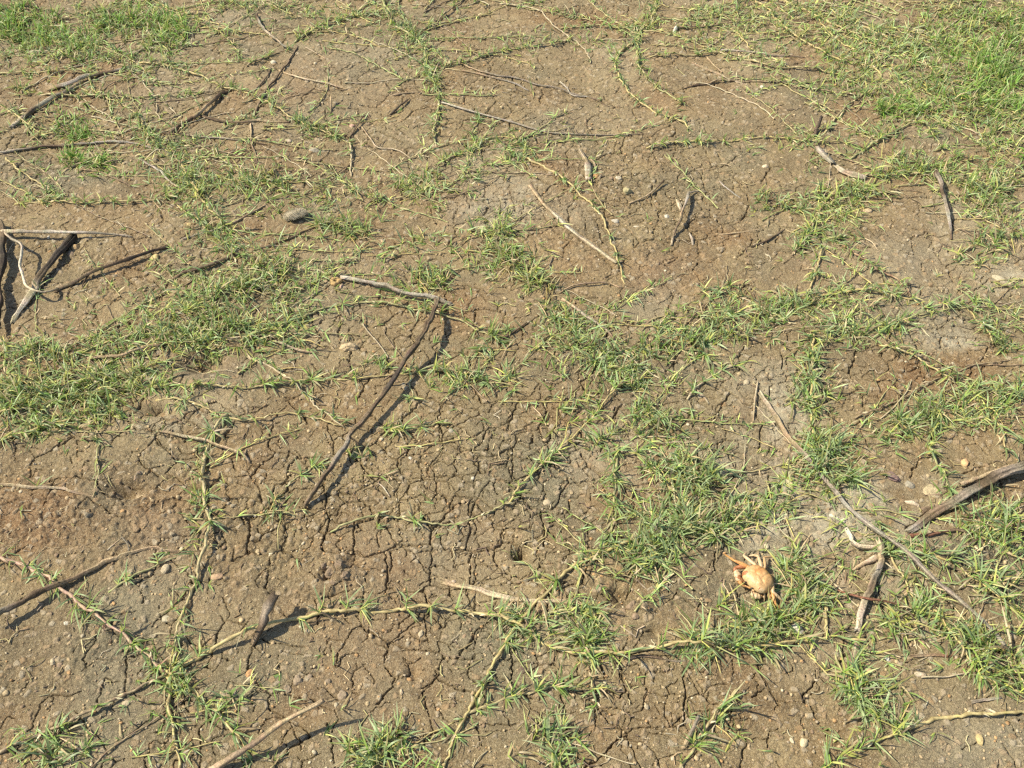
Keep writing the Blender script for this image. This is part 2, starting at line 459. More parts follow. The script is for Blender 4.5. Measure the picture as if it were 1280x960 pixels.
# fast soil height lookup for scalar points
_gx0, _gx1, _gy0, _gy1, _gs = -2.4, 2.4, .1, 3.6, .01
_gX, _gY = np.meshgrid(np.arange(_gx0, _gx1, _gs), np.arange(_gy0, _gy1, _gs))
_GH = coarse(_gX, _gY)
def GZ(x, y):
    a = (x - _gx0) / _gs; b = (y - _gy0) / _gs
    i = min(max(int(a), 0), _GH.shape[1] - 2); j = min(max(int(b), 0), _GH.shape[0] - 2)
    a = min(max(a - i, 0), 1); b = min(max(b - j, 0), 1)
    return float((_GH[j, i] * (1 - a) + _GH[j, i + 1] * a) * (1 - b) + (_GH[j + 1, i] * (1 - a) + _GH[j + 1, i + 1] * a) * b)

def shoot(ml, ms, base, az, tilt, slen, nl, L, style, w=.0028, spread=1.0):
    """short leafy shoot: stemlet with alternating blades; tilt = angle from vertical"""
    ax = Vector((math.sin(tilt) * math.cos(az), math.sin(tilt) * math.sin(az), math.cos(tilt)))
    sd = ax.cross(Vector((0, 0, 1)))
    if sd.length < .1: sd = Vector((math.cos(az + 1.57), math.sin(az + 1.57), 0))
    sd.normalize()
    roll = random.uniform(0, math.pi); up = sd.cross(ax); pl_ = sd * math.cos(roll) + up * math.sin(roll)
    top = base + ax * slen
    if ms is not None and slen > .006:
        tube(ms, [base, (base + top) / 2 + sd * random.uniform(-.001, .001), top], [.0011, .0009, .0007],
             jit(lerp(YEL, GREEN, random.random())), 4, 0, False)
    for k in range(nl):
        t = (k + .5) / nl
        s = 1 if k % 2 else -1
        an = (1.15 - .75 * t) * spread * random.uniform(.7, 1.2)
        d = ax * math.cos(an) + (pl_ * s + sd.cross(ax) * random.uniform(-.3, .3)).normalized() * math.sin(an)
        if d.z < -.15: d.z = abs(d.z) * .4
        leaf(ml, base + ax * slen * t, d.normalized(), L * random.choice((.5, .8, 1.0, 1.15, 1.35, 1.6)) * random.uniform(.85, 1.15) * (1 - .25 * abs(t - .5)), w * random.uniform(.55, 1.15),
             leafcol(style), random.choice((random.uniform(0, .6), random.uniform(.3, 1.4), random.uniform(1, 3))))
# ------------------------------------------------------------------ creeping grass runners
SC = dict(y=(.47, .385, .145), p=(.46, .27, .21), g=(.30, .33, .12), b=(.20, .14, .085), o=(.36, .31, .14), d=(.44, .37, .24), r=(.24, .12, .075))
def px_scale(px_, py_):
    p = P(px_, py_); return (p.y * cs + CAM_H * sn) / FPX

def runner(label, pts, rad, col, dens, L, style='blue', up=1.3, name='grass_runner', group='creeping grass runners on the mud', nl=(4, 7)):
    rad *= .00088 * (1 + .45 * max(0, 1 - pts[0][1] / 450) * (pts[0][1] > -50));  L *= .00105; dens = dens if dens < .2 else min(1, dens * 1.12 + .08)
    raw = [P(a, b) for a, b in pts]
    sp = spline(raw, .006); n = len(sp)
    ph = random.random() * 9; base = SC[col]; res = []
    for i, q in enumerate(sp):
        lift = rad * .9 + up * .001 * (1.6 + 1.6 * math.sin(i * .33 + ph) + 1.3 * math.sin(i * .13 + ph * 2))
        e = min(i, n - 1 - i) / 4
        w = .0014 * math.sin(i * .8 + ph) + .0030 * math.sin(i * .17 + ph * 3) * min(1, min(i, n - 1 - i) / 6)
        res.append(Vector((q.x + w, q.y + w * .7, GZ(q.x, q.y) + max(rad * .2, lift * min(1, .3 + e)))))
    ro = empty(name, res[0]); tag(ro, label, 'grass runner', group)
    rr, cc, nodes = [], [], []
    for i in range(1, n - 1):
        res[i] = res[i] + Vector((random.uniform(-1, 1), random.uniform(-1, 1), random.uniform(-.4, .6))) * .0015
    nxt = 2
    for i in range(n):
        r = rad * (1.0 - .35 * (i / n)) * random.uniform(.92, 1.08); c = jit(base, .10, .04)
        if i == nxt:
            r *= 1.45; c = lerp(base, (.16, .10, .06), .55); nodes.append(i); nxt += random.choice((2, 3, 3, 4))
        elif i == nxt - 1 or (nodes and i == nodes[-1] + 1): c = lerp(base, DRY, .5)
        rr.append(max(r, .0007)); cc.append(c)
    ms, ml = MB(), MB()
    tube(ms, res, rr, cc, 6)
    fr = frames(res)
    for i in nodes:
        if random.random() > dens: continue
        T = fr[i][0]; s = random.choice((-1, 1))
        for k in range(random.choice((1, 2, 2, 3)) if random.random() < dens else 1):
            az = math.atan2(T.y, T.x) + s * random.uniform(.25, 1.35); s = -s
            shoot(ml, ms, res[i] + Vector((0, 0, rad * .5)), az, random.uniform(.45, 1.3), L * random.uniform(.15, .7), random.randint(*nl),
                  L * random.uniform(.7, 1.15), style)
    for i in nodes:                                    # dry bracts at the joints
        if random.random() < .5:
            T = fr[i][0]; leaf(ms, res[i] + Vector((0, 0, rad * .6)), (T * random.choice((-1, 1)) + Vector((random.uniform(-.6, .6), random.uniform(-.6, .6), .35))).normalized(), random.uniform(.006, .013), .0030, jit((.55, .44, .26)), .6)
    ms.build('stem', M_STEM, ro)
    if ml.v: ml.build('leaves', M_LEAF, ro)
    return ro

A = runner
A("thick yellow runner crossing the lower middle, from the pink-runner junction to below the crab", [(213,840),(245,825),(292,803),(330,786),(358,778),(413,769),(475,764),(533,762),(595,771),(640,783),(675,800),(719,816),(781,817),(850,810),(926,807),(970,807),(1019,800),(1050,799),(1082,803)], 3.0, 'y', .45, 30, 'blue', 3.0)
A("thick pinkish runner with short blue-green leaves entering at the lower left edge", [(-6,696),(20,706),(52,719),(89,743),(131,778),(165,809),(206,840)], 3.4, 'p', .95, 24, 'pink')
A("yellow-brown runner going down right from the end of the thick pink runner", [(206,840),(228,851),(247,867),(275,898),(296,925),(312,946)], 2.5, 'y', .8, 26)
A("reddish brown runner rising from the bottom left corner to the pink runner", [(-8,944),(34,926),(93,902),(120,888),(148,874),(180,858),(206,845)], 3.0, 'b', .45, 24, 'mix')
A("upright brown-and-yellow runner falling from the forked twig to the pink-runner junction", [(284,520),(265,551),(254,582),(253,619),(258,640),(265,664),(254,709),(237,750),(223,781),(217,822),(213,838)], 3.4, 'o', .45, 24, 'blue', 2.5)
A("short stout runner going straight down from the pink-runner junction", [(210,846),(215,870),(217,898),(222,925),(226,965)], 2.8, 'y', .6, 24)
A("thin bright green runner just below the long brown root at left", [(137,740),(160,726),(179,716),(203,705),(226,694)], 1.9, 'g', .35, 20, 'blue')
A("yellow runner slanting down from the dense grass left of the crab to the bottom edge", [(797,674),(761,688),(735,699),(712,712),(681,743),(661,764),(640,795),(612,843),(598,870),(582,895),(566,925),(552,968)], 2.9, 'y', .55, 26)
A("olive side runner with a leafy tip branching right near the bottom middle", [(582,895),(602,886),(640,872),(665,867),(697,859)], 2.3, 'o', .8, 24)
A("thin yellow side runner bending down left above the bottom grass tuft", [(567,903),(544,915),(528,924),(516,936)], 1.5, 'y', .2, 18)
A("lone green-tipped runner arching over the central cracked mud", [(413,666),(428,660),(440,656),(478,645),(516,651),(540,655),(557,657),(580,652),(602,645),(622,637),(640,627)], 1.9, 'g', .35, 18, 'mix')
A("yellow runner climbing diagonally from the central cracks to the middle grass clump", [(636,630),(657,602),(675,584),(695,566),(714,550),(730,533),(745,516),(757,502),(780,478)], 2.2, 'y', .75, 24, 'mix')
A("leafy green runner hanging straight down right of the central cracked mud", [(773,556),(771,575),(771,595),(769,620),(768,640),(764,664),(761,680)], 2.3, 'g', .98, 28)
A("green runner standing crosswise over the thick yellow runner", [(741,752),(743,775),(741,800),(740,820),(742,850),(745,880)], 1.9, 'g', .9, 26)
A("pale green runner lying just above the thick yellow runner near a grass tangle", [(678,771),(700,767),(719,764),(740,758),(760,753)], 2.0, 'g', .4, 24)
A("runner with dry brown stalks curving up from the bottom edge right of middle", [(846,968),(858,948),(871,929),(882,912),(891,898),(905,880),(921,862)], 2.2, 'o', .5, 26, 'mix')
A("green runner dropping from the thick yellow runner below the white shell bits", [(1044,818),(1050,835),(1060,850),(1067,864),(1075,880),(1082,893)], 1.9, 'g', .6, 30)
A("bare bright yellow runner near the bottom right edge", [(1134,912),(1150,906),(1170,901),(1204,896),(1235,894),(1263,892),(1290,890)], 3.0, 'y', .10, 18)
A("stubby yellow runner piece right below the crab's right-hand grass", [(1027,738),(1029,755),(1030,772),(1033,797)], 2.8, 'y', .10, 20)
A("yellow-green runner rising from the bottom edge toward the bare yellow runner", [(1022,966),(1042,953),(1063,942),(1080,935),(1094,929),(1115,921),(1134,912)], 2.2, 'y', .7, 28, 'mix')
A("long runner arching under the grey stick, left of centre", [(300,428),(330,416),(355,406),(378,398),(396,391),(420,384),(447,380),(475,381),(502,384),(550,394),(575,403),(595,413),(626,429)], 2.2, 'g', .5, 24, 'mix')
A("brownish runner leading up to the tip of the grey stick", [(345,372),(362,365),(372,360),(400,351),(427,346)], 1.8, 'b', .5, 22, 'mix')
A("horizontal yellow runner crossing under the dark curved stick", [(190,484),(250,483),(310,485),(360,480),(400,477),(447,475),(475,471),(502,468),(550,466),(602,477)], 1.9, 'y', .65, 24, 'mix')
A("pale runner slanting down right to the lower part of the dark curved stick", [(310,446),(337,461),(355,472),(372,485),(385,497),(399,509),(415,522),(430,536)], 2.0, 'd', .35, 20)
A("yellow runner fringing the underside of the left grass belt", [(196,500),(215,500),(240,504),(262,511),(285,520),(305,526),(325,526),(345,520),(365,520),(385,523),(405,528),(428,534)], 1.9, 'y', .35, 20)
A("short green runner touching the lower end of the dark curved stick", [(356,610),(372,598),(389,585),(412,573)], 1.6, 'g', .5, 22)
A("tiny upright runner below the horizontal one, right of the dark stick", [(513,473),(512,486),(513,500),(513,515)], 1.5, 'g', .4, 16)
A("small leafy runner curving right above the central cracked mud", [(470,533),(490,538),(516,537),(535,533),(553,526)], 1.7, 'g', .8, 22, 'mix')
A("lowest runner along the left grass belt, running off the left edge", [(-8,554),(20,546),(52,537),(85,527),(113,520),(136,514)], 2.2, 'y', .9, 26, 'mix')
A("middle runner along the left grass belt, below the pale twig", [(-8,520),(25,514),(60,508),(100,500),(150,494),(200,486)], 1.9, 'y', .9, 24, 'mix')
A("runner along the top rim of the left grass belt", [(69,451),(95,443),(113,437),(155,423),(175,417),(193,410),(213,396),(235,388),(258,377),(280,363),(303,348),(320,330)], 2.0, 'y', .95, 24, 'mix')
A("upright thin runner crossing the lower rim of the left grass belt", [(124,503),(126,520),(123,540),(122,557),(120,590),(119,622)], 1.7, 'g', .35, 18)
A("long leafy runner coming down the upper left diagonal to the dark twig end", [(182,165),(198,180),(213,193),(234,220),(248,240),(261,261),(274,277),(285,292),(291,308),(295,328)], 2.3, 'y', 1.0, 26)
A("runner below the whitish broken stick near the left edge", [(-8,126),(10,140),(34,155),(46,163),(58,168),(76,169)], 1.8, 'y', .6, 18, 'mix')
A("bare pale runner slanting from the grey stick toward the upper left tufts", [(80,108),(90,116),(100,127),(113,135),(127,143),(146,153)], 1.6, 'd', .15, 16)
A("thin runner crossing the grey stick of the upper left", [(105,85),(111,98),(120,113),(134,122),(148,131),(160,139),(172,148),(184,165)], 1.6, 'y', .5, 18, 'mix')
A("short slanting runner right of the upper left grey stick", [(156,82),(165,90),(175,100),(182,110),(189,120),(195,134),(200,150)], 1.5, 'd', .5, 20)
A("long yellow runner crossing the upper left from grass to the grey pebble", [(175,79),(200,83),(223,89),(240,94),(261,100),(276,106),(292,113),(310,119),(325,126),(341,134),(356,142),(372,151),(406,168),(437,179)], 1.9, 'y', .7, 22)
A("pale leafless-looking runner dropping from the end of the long upper left runner", [(437,179),(438,192),(437,205),(439,222)], 2.0, 'd', .35, 18)
A("runner slanting down from the lush tufts of the top left", [(240,26),(256,33),(272,38),(286,52),(294,63),(301,75)], 1.6, 'y', .7, 18, 'mix')
A("whitish curved runner over the lush tufts of the top left", [(176,14),(182,25),(186,38),(191,48),(200,58)], 1.6, 'd', .1, 12)
A("straight runner lying level below the upper left grey stick", [(52,119),(85,121),(120,122),(155,122),(190,121),(220,121),(248,119)], 1.5, 'o', .8, 15, 'mix')
A("level runner above the upper left grey stick", [(-8,94),(20,93),(40,93),(70,91),(108,92)], 1.5, 'y', .6, 15, 'mix')
A("bright yellow runner slanting over dark mud at left", [(8,198),(22,210),(38,223),(52,233),(70,242)], 1.9, 'y', .35, 18)
A("level runner above the thick charcoal branch", [(18,256),(45,254),(69,254),(100,256),(137,254),(160,254),(180,254),(205,249),(229,239)], 1.6, 'y', .8, 20, 'mix')
A("runner entering the end of the small dark twig at left of centre", [(223,257),(238,271),(254,285),(270,298),(287,311)], 1.8, 'y', .8, 22)
A("densely leaved runner coming down from the top edge left of middle", [(470,-6),(480,8),(492,28),(503,38),(513,45),(523,55),(530,65),(532,78),(533,90),(540,102),(547,113),(548,125),(547,137),(545,158),(544,180)], 2.3, 'g', 1.0, 26)
A("arching grassy runner across the upper left bare mud", [(368,54),(380,46),(392,40),(413,31),(440,23),(470,16)], 2.0, 'g', 1.0, 22, 'mix')
A("dark runner slanting up right to the top edge", [(514,52),(532,38),(550,24),(566,12),(584,-4)], 1.9, 'b', .4, 18, 'mix')
A("sparse dark runner leading left from the curved top left stick", [(308,84),(325,76),(345,68),(364,62)], 1.7, 'b', .6, 20, 'mix')
A("fringed runner curving across the upper middle between two twigs", [(556,83),(580,79),(602,72),(625,66),(640,62),(664,60),(685,57),(712,51)], 1.8, 'o', 1.0, 15, 'mix')
A("pale bare runner slanting down from the top middle", [(625,5),(648,9),(671,14),(684,28),(699,38),(714,47),(726,58),(733,68),(738,80)], 1.7, 'd', .3, 16)
A("leafy runner curving down from the top edge right of middle", [(820,-4),(816,17),(808,30),(802,41),(797,55),(795,69),(797,80),(802,89),(813,101),(826,113),(838,121),(852,130)], 2.0, 'g', .75, 22, 'mix')
A("yellow-green runner ending in bare mud above the long thin grey stick", [(797,51),(784,60),(774,69),(770,82),(771,96),(777,107),(785,117),(798,128),(812,136),(826,143),(840,148),(860,161)], 2.1, 'y', .65, 18)
A("long green runner passing the pale bark piece and the long pale stick", [(655,197),(668,203),(682,210),(698,222),(712,234),(733,251),(742,259),(750,268),(757,280),(761,296),(766,312),(773,333),(782,356)], 2.0, 'y', .5, 18)
A("long level runner across the right of the upper middle", [(808,186),(830,182),(853,179),(880,178),(905,177),(932,175),(960,174),(982,175),(1002,177),(1030,179),(1064,179)], 1.6, 'y', .75, 16, 'mix')
A("olive runner below a grey twig at the upper right", [(896,64),(912,71),(929,76),(945,80),(960,84),(980,86),(998,86),(1025,89),(1045,98),(1070,105)], 1.8, 'o', .6, 18, 'mix')
A("short yellow runner above the grey twig at the upper right", [(913,36),(922,45),(929,52),(938,60),(949,66)], 1.7, 'y', .4, 18, 'mix')
A("faint olive runner left of the grey twig at the upper right", [(812,72),(840,70),(871,70),(898,66)], 1.5, 'o', .6, 14, 'mix')
A("yellow runner slanting through the upper right grass, nearer the bare mud", [(945,2),(967,21),(978,30),(988,41),(1000,51),(1012,58),(1028,68),(1043,76),(1064,79),(1084,82),(1095,89),(1103,98)], 2.1, 'y', .6, 20, 'mix')
A("yellow runner slanting through the upper right grass from the top edge", [(975,-4),(1005,14),(1022,24),(1039,31),(1058,40),(1078,49)], 2.1, 'y', .6, 20, 'mix')
A("red-brown tipped runner inside the upper right grass", [(1078,35),(1100,44),(1118,50),(1135,62),(1149,76),(1160,85),(1171,97)], 1.9, 'y', .5, 22, 'mix')
A("brown runner across bare mud below the upper right grass", [(888,104),(920,102),(950,103),(970,104),(991,107),(1012,112),(1036,117),(1080,119),(1124,120)], 1.7, 'b', .4, 16, 'mix')
A("dark runner climbing from the black stub to the right-hand grass", [(1031,167),(1042,153),(1053,141),(1063,130),(1078,119)], 1.8, 'o', .4, 14)
A("runner arching above the whitish bark pieces and down toward the right", [(1062,200),(1078,190),(1094,179),(1117,167),(1139,156),(1153,156),(1162,166),(1170,175),(1181,193)], 2.2, 'g', .75, 24, 'mix')
A("brownish curved runner left of the upright dark stick", [(990,320),(1008,300),(1019,275),(1026,260),(1036,248),(1052,241),(1070,237),(1090,239),(1106,248)], 2.2, 'b', .8, 22, 'mix')
A("thick-leaved runner leading right from the whitish bark pieces", [(1081,220),(1100,221),(1122,220),(1150,219),(1173,220),(1200,229),(1226,240)], 2.2, 'o', 1.0, 26, 'mix')
A("short upright yellow runner above the mid-right grass belt", [(1026,308),(1022,328),(1019,344),(1013,360),(1008,376)], 2.1, 'y', .7, 20)
A("brown-red runner slanting down right over pale mud at right", [(1053,308),(1070,323),(1088,334),(1105,344),(1122,351),(1132,362),(1140,373)], 2.2, 'r', .6, 20)
A("long yellow runner arching round the pale cracked mud at right", [(1012,374),(1040,368),(1077,365),(1105,368),(1139,375),(1156,386),(1177,383),(1198,382),(1211,391),(1222,403),(1232,414),(1243,430)], 2.0, 'y', .8, 22)
A("yellow runner slanting down right from the mid-right grass belt", [(1099,433),(1120,440),(1143,449),(1163,459),(1180,470),(1196,480),(1211,489),(1228,505),(1242,523),(1250,542),(1256,562)], 2.0, 'y', .6, 26)
A("dark buried runner crossing the slanting yellow one at right", [(1068,524),(1095,514),(1122,502),(1140,492),(1160,480),(1180,470),(1205,462),(1225,458),(1262,451)], 1.7, 'b', .1, 16)
A("upright runner through the tall tuft above the long grey fallen stick", [(1015,418),(1013,450),(1015,490),(1016,520),(1018,545),(1020,602)], 2.3, 'y', .95, 26)
A("short green runner between the orange stone and the big weathered branch", [(1160,560),(1168,575),(1177,590),(1185,603),(1190,618),(1196,634)], 2.1, 'g', .75, 22)
A("bare olive runner along the upper rim of the middle grass arm", [(808,404),(825,397),(843,392),(866,386)], 1.4, 'o', .1, 12)
A("pale stubby runner below the middle grass arm", [(858,501),(870,487),(884,475),(900,465),(921,456)], 2.2, 'd', .9, 22)
A("runner under the grass left of the pale cracked ground, heading to the crab", [(788,562),(805,576),(822,585),(835,600),(843,616),(850,630),(857,642),(868,660)], 1.9, 'y', .8, 28)
A("yellow runner under the big weathered branch, reaching the right edge", [(1154,686),(1172,697),(1190,705),(1205,717),(1221,730),(1236,740),(1252,750),(1285,768)], 1.9, 'y', .6, 30)
A("pink-stemmed runner just below the big weathered branch", [(1212,662),(1232,675),(1249,685),(1265,694),(1285,704)], 2.0, 'y', .9, 30, 'pink')
A("yellow-green runner fanning out at the lower right edge", [(1166,762),(1184,788),(1197,809),(1210,828),(1225,846),(1250,860),(1286,872)], 1.9, 'y', .9, 34, 'mix')
A("runner beside the forked pale wood, along the long grey stick", [(1101,672),(1112,692),(1122,709),(1131,725),(1139,740),(1155,757),(1171,772)], 2.0, 'y', .7, 28)
A("sparse runner across the top edge near the middle", [(700,36),(725,35),(750,34),(775,36),(800,36)], 1.4, 'o', .9, 15, 'mix')
A("level runner near the top edge between middle and right", [(838,36),(865,36),(890,34),(915,31),(945,24)], 1.5, 'b', .6, 16, 'mix')
A("runner rising from the middle tuft to the bare mud at upper middle", [(600,195),(595,180),(592,165),(600,150)], 1.6, 'g', .9, 22)
A("leafy runner joining the small tuft to the pebbly mud at upper middle", [(530,228),(545,212),(560,200),(585,190),(605,178)], 1.7, 'b', .9, 18, 'mix')

# ------------------------------------------------------------------ clumps of grass
def clump(label, line, dens, L, style='blue', tall=.5, name='grass_clump', group='grass clumps on the mud', stuff=False, straw=.12):
    L *= .001
    ml = MB(); ms = ml; straws = []
    first = P(line[0][0], line[0][1])
    segs = [(line[0], line[0])] if len(line) == 1 else list(zip(line[:-1], line[1:]))
    for a, b in segs:
        ln = math.hypot(b[0] - a[0], b[1] - a[1]); w = (a[2] + b[2]) / 2
        area = (ln + 1.6 * w) * 1.7 * w if a is not b else 3.0 * w * (a[3] if len(a) > 3 else w * .6)
        s = px_scale((a[0] + b[0]) / 2, max(min((a[1] + b[1]) / 2, 955), 3))
        n = int(area * dens * .88 * (s / .00125) ** 1.15)
        for _ in range(n):
            t = random.random(); cx = a[0] + (b[0] - a[0]) * t; cy = a[1] + (b[1] - a[1]) * t
            wx_ = a[2] + (b[2] - a[2]) * t; wy_ = a[3] if a is b and len(a) > 3 else wx_ * .75
            for _try in range(4):
                qx = cx + random.gauss(0, .50) * wx_; qy = cy + random.gauss(0, .50) * wy_
                if vn(qx, qy, 15.0, 131) + .5 * vn(qx, qy, 6.0, 132) > (-.1 if stuff else -.3) or random.random() < .12: break
            x_, y_ = ground_xy(qx, qy); base = Vector((x_, y_, GZ(x_, y_) - .001))
            if base.y > 5: continue
            tilt = random.uniform(.35, 1.5) if random.random() > tall * .6 else random.uniform(0, .7)
            shoot(ml, ms, base, random.uniform(0, 6.28), tilt, L * random.uniform(.15, .75), random.randint(4, 7), L * random.uniform(.75, 1.2), style)
            if random.random() < straw * 3:
                az = random.uniform(0, 6.28); ln2 = random.uniform(.015, .055)
                e = base + Vector((math.cos(az) * ln2, math.sin(az) * ln2, 0)); e.z = GZ(e.x, e.y) + random.uniform(.001, .008)
                m_ = (base + e) / 2; m_.z = max(GZ(m_.x, m_.y), 0 * m_.z) + random.uniform(.003, .010)
                b0 = base.copy(); b0.z += .002
                md = MB(); tube(md, [b0, m_, e], [.0012, .0011, .0006], jit(random.choice((DRY, SC['y'], SC['o'], SC['b']))), 4, 0, False); straws.append((ln2, len(straws), md))
    if stuff:
        for _, _, md in straws: ml.add(md.v, md.f, md.c)
        ml.v and tag(ml.build(name, M_LEAF, None), label, 'grass', None, 'stuff'); return
    ro = empty(name, first); tag(ro, label, 'grass clump', group)
    straws.sort(reverse=True)
    for k, (_, _, md) in enumerate(straws):
        if k < 4: md.build('dry_stem', M_STEM, ro)
        else: ml.add(md.v, md.f, md.c)
    if ml.v: ml.build('leaves', M_LEAF, ro)
K = clump
K("large dense blue-green clump just left of the crab", [(800,705,20),(830,672,36),(870,650,34),(900,668,22)], .013, 30, 'blue', .25)
K("grass patch between the crab and the pale cracked mud above it", [(905,645,24),(945,640,26),(985,632,20)], .005, 24, 'blue', .2)
K("blue-green clump immediately right of the crab", [(985,700,16),(1000,735,30),(1015,765,22)], .013, 26, 'blue', .2)
K("straggly green clump directly below the crab", [(920,770,20),(950,790,30),(985,775,20)], .010, 30, 'mix', .3)
K("tufts standing on the thick yellow runner below the crab's left", [(850,800,14),(890,812,22),(940,812,18)], .008, 36, 'blue', .3)
K("tangled clump where several runners cross the thick yellow runner", [(735,770,20),(740,800,30),(730,825,20)], .008, 28, 'mix', .4)
K("small clump at the meeting of the two yellow runners, lower middle", [(650,770,22),(668,790,18)], .007, 28, 'blue', .5)
K("thin clump standing at the bottom edge between middle and right", [(685,900,16),(695,930,26),(700,955,20)], .006, 30, 'blue', .5)
K("bright tuft at the bottom edge left of middle", [(440,945,22),(475,945,26),(497,915,14)], .011, 30, 'blue', .55)
K("small tuft near the bottom edge, below the slanting brown stick", [(325,945,12),(345,958,10)], .006, 26, 'mix', .5)
K("sparse tuft in the bottom left corner", [(30,930,20),(60,945,22),(100,940,14)], .006, 30, 'blue', .6)
K("small star-shaped tufts around the junction of the pink and yellow runners", [(200,830,20),(225,860,22)], .006, 24, 'blue', .4)
K("airy tuft right of the junction of the pink and yellow runners", [(270,880,14),(290,872,12)], .006, 30, 'blue', .5)
K("little tuft on dry stalks above the pink-runner junction", [(203,745,14),(207,765,8)], .005, 26, 'mix', .5)
K("loose tufts along the upright runner at lower left", [(250,600,12),(245,650,14),(240,690,13)], .0028, 26, 'blue', .4)
K("small pale tuft left of the upright brown runner's foot", [(330,640,18),(350,625,10)], .006, 24, 'mix', .4)
K("lone tuft on the bare mud beside the lower end of the dark stick", [(430,560,16),(462,575,12)], .005, 24, 'mix', .4)
K("wide belt of bright grass at the left edge", [(-10,500,30),(40,495,32),(100,480,30),(150,478,26),(195,470,20)], .0115, 28, 'mix', .4)
K("upper shoots of the left-edge grass belt, below the bare dark mud", [(0,445,16),(40,440,16),(80,445,16)], .007, 26, 'mix', .5)
K("lower fringe of the left-edge grass belt", [(0,550,14),(60,540,16),(130,525,14),(180,505,14)], .005, 26, 'mix', .3)
K("dense clump with a black hollow beneath it, left of centre", [(215,430,24),(250,420,28),(290,410,30),(325,425,24)], .0125, 26, 'mix', .35)
K("grass arm between the left belt and the grey stick", [(290,370,24),(330,345,26),(360,335,20)], .011, 24, 'mix', .35)
K("grass patch above the horizontal runner, left of the dark stick", [(340,395,22),(380,410,16),(330,460,24)], .005, 24, 'blue', .3)
K("small tuft where the dark curved stick crosses the horizontal runner", [(455,460,16),(490,450,16)], .006, 24, 'blue', .4)
K("sparse shoots on cracked mud right of the dark curved stick", [(560,470,20),(600,465,26),(640,480,18)], .005, 24, 'blue', .3)
K("low shoots right of the bend of the dark stick", [(600,430,22),(640,425,18)], .005, 24, 'blue', .3)
K("rounded bright tuft just above the right end of the grey stick", [(535,345,24),(560,358,20)], .013, 26, 'mix', .5)
K("lush green clump on the upper centre, darkest at its foot", [(615,275,18),(630,310,24),(655,335,28),(680,362,18)], .0115, 26, 'mix', .45)
K("grass arm leading down right from the lush upper centre clump", [(690,385,18),(710,410,24),(740,440,24)], .0115, 28, 'blue', .3)
K("dense heart of grass where the four green arms meet, right of centre", [(740,450,26),(775,460,24),(800,480,20)], .0105, 28, 'blue', .25)
K("grass arm rising right from the central meeting point", [(800,440,18),(840,432,20),(880,418,24),(930,402,26)], .0105, 26, 'blue', .35)
K("small yellowish tuft under the right-hand grass arm", [(862,448,14),(885,445,12)], .008, 24, 'mix', .5)
K("bushy round clump below the central meeting point of the grass arms", [(815,520,26),(822,540,24)], .013, 28, 'blue', .45)
K("smaller round clump left of the bushy central one", [(765,562,24),(745,550,14)], .009, 26, 'blue', .3)
K("wide flat clump on cracked mud upper left of the crab", [(835,582,18),(870,592,26),(890,605,20)], .013, 30, 'blue', .15)
K("thin grass left of the small round central clump", [(680,540,14),(715,525,16),(735,500,12)], .005, 24, 'mix', .3)
K("grass band ending the middle arm at the right", [(960,395,22),(990,388,24),(1015,380,14)], .010, 26, 'blue', .4)
K("straggly band on pale mud at right, under the arching runner", [(1030,420,20),(1070,415,20),(1110,415,18),(1150,400,18)], .0065, 24, 'blue', .2)
K("upright tufts along the short runner right of centre", [(1010,440,16),(1008,480,18),(1012,520,18)], .008, 24, 'blue', .4)
K("tall bright clump above the upper end of the long grey fallen stick", [(1015,550,20),(1035,580,28),(1050,605,20)], .013, 34, 'blue', .5)
K("low grass left of the tall bright clump, above the pale crust", [(960,625,20),(1000,615,22)], .005, 24, 'blue', .3)
K("bushy right-hand clump above the orange stone", [(1115,535,16),(1150,528,26),(1190,515,22)], .0105, 30, 'blue', .5)
K("clump reaching the right edge beside the bushy one", [(1215,500,18),(1245,495,24),(1285,500,20)], .008, 30, 'blue', .4)
K("thin tuft at the right edge under the clump with long blades", [(1265,535,16),(1285,560,10)], .005, 28, 'blue', .4)
K("small tufts at the right edge around the long arching runner", [(1215,390,18),(1245,420,20),(1275,450,20)], .006, 24, 'blue', .4)
K("loose grass at the right edge above the pale stone slab", [(1200,320,20),(1240,310,24),(1275,300,20)], .006, 24, 'blue', .4)
K("leafy patch left of the upright dark stick", [(1030,250,22),(1065,245,24),(1100,240,16)], .010, 26, 'mix', .3)
K("straggling patch below the whitish bark pieces", [(1015,290,18),(1040,310,22),(1070,300,16)], .006, 22, 'blue', .3)
K("thin patch left of the whitish bark pieces, on tan mud", [(950,250,14),(985,248,24),(1000,262,12)], .008, 24, 'blue', .3)
K("dense band behind the top of the upright dark stick", [(1110,215,16),(1150,212,24),(1190,210,26)], .0115, 28, 'mix', .35)
K("rounded bright tuft above the curved runner at the upper right", [(1095,135,14),(1130,135,22),(1160,138,16)], .017, 28, 'lush', .5)
K("loose grass between the upright dark stick and the right edge", [(1200,235,24),(1230,260,24),(1260,240,24)], .009, 26, 'mix', .35)
K("tufts around the long level runner near the black stub", [(1060,175,12),(1100,168,16),(1120,178,10)], .006, 20, 'mix', .3)
K("small grass patch left of the mid-right belt, on cracked mud", [(890,365,12),(915,358,16),(930,372,10)], .006, 22, 'blue', .3)
K("tuft in front of the fuzzy grey lump", [(395,285,14),(430,285,18),(460,290,12)], .013, 26, 'mix', .45)
K("shoots below the fuzzy grey lump's tuft", [(490,300,16),(530,300,16),(560,312,10)], .006, 22, 'mix', .3)
K("dark-footed tuft on the upper centre left", [(500,225,12),(525,235,20),(545,228,12)], .013, 26, 'mix', .45)
K("bright little clump in the upper middle near the long thin stick", [(630,165,10),(645,185,18),(660,195,14)], .010, 22, 'blue', .4)
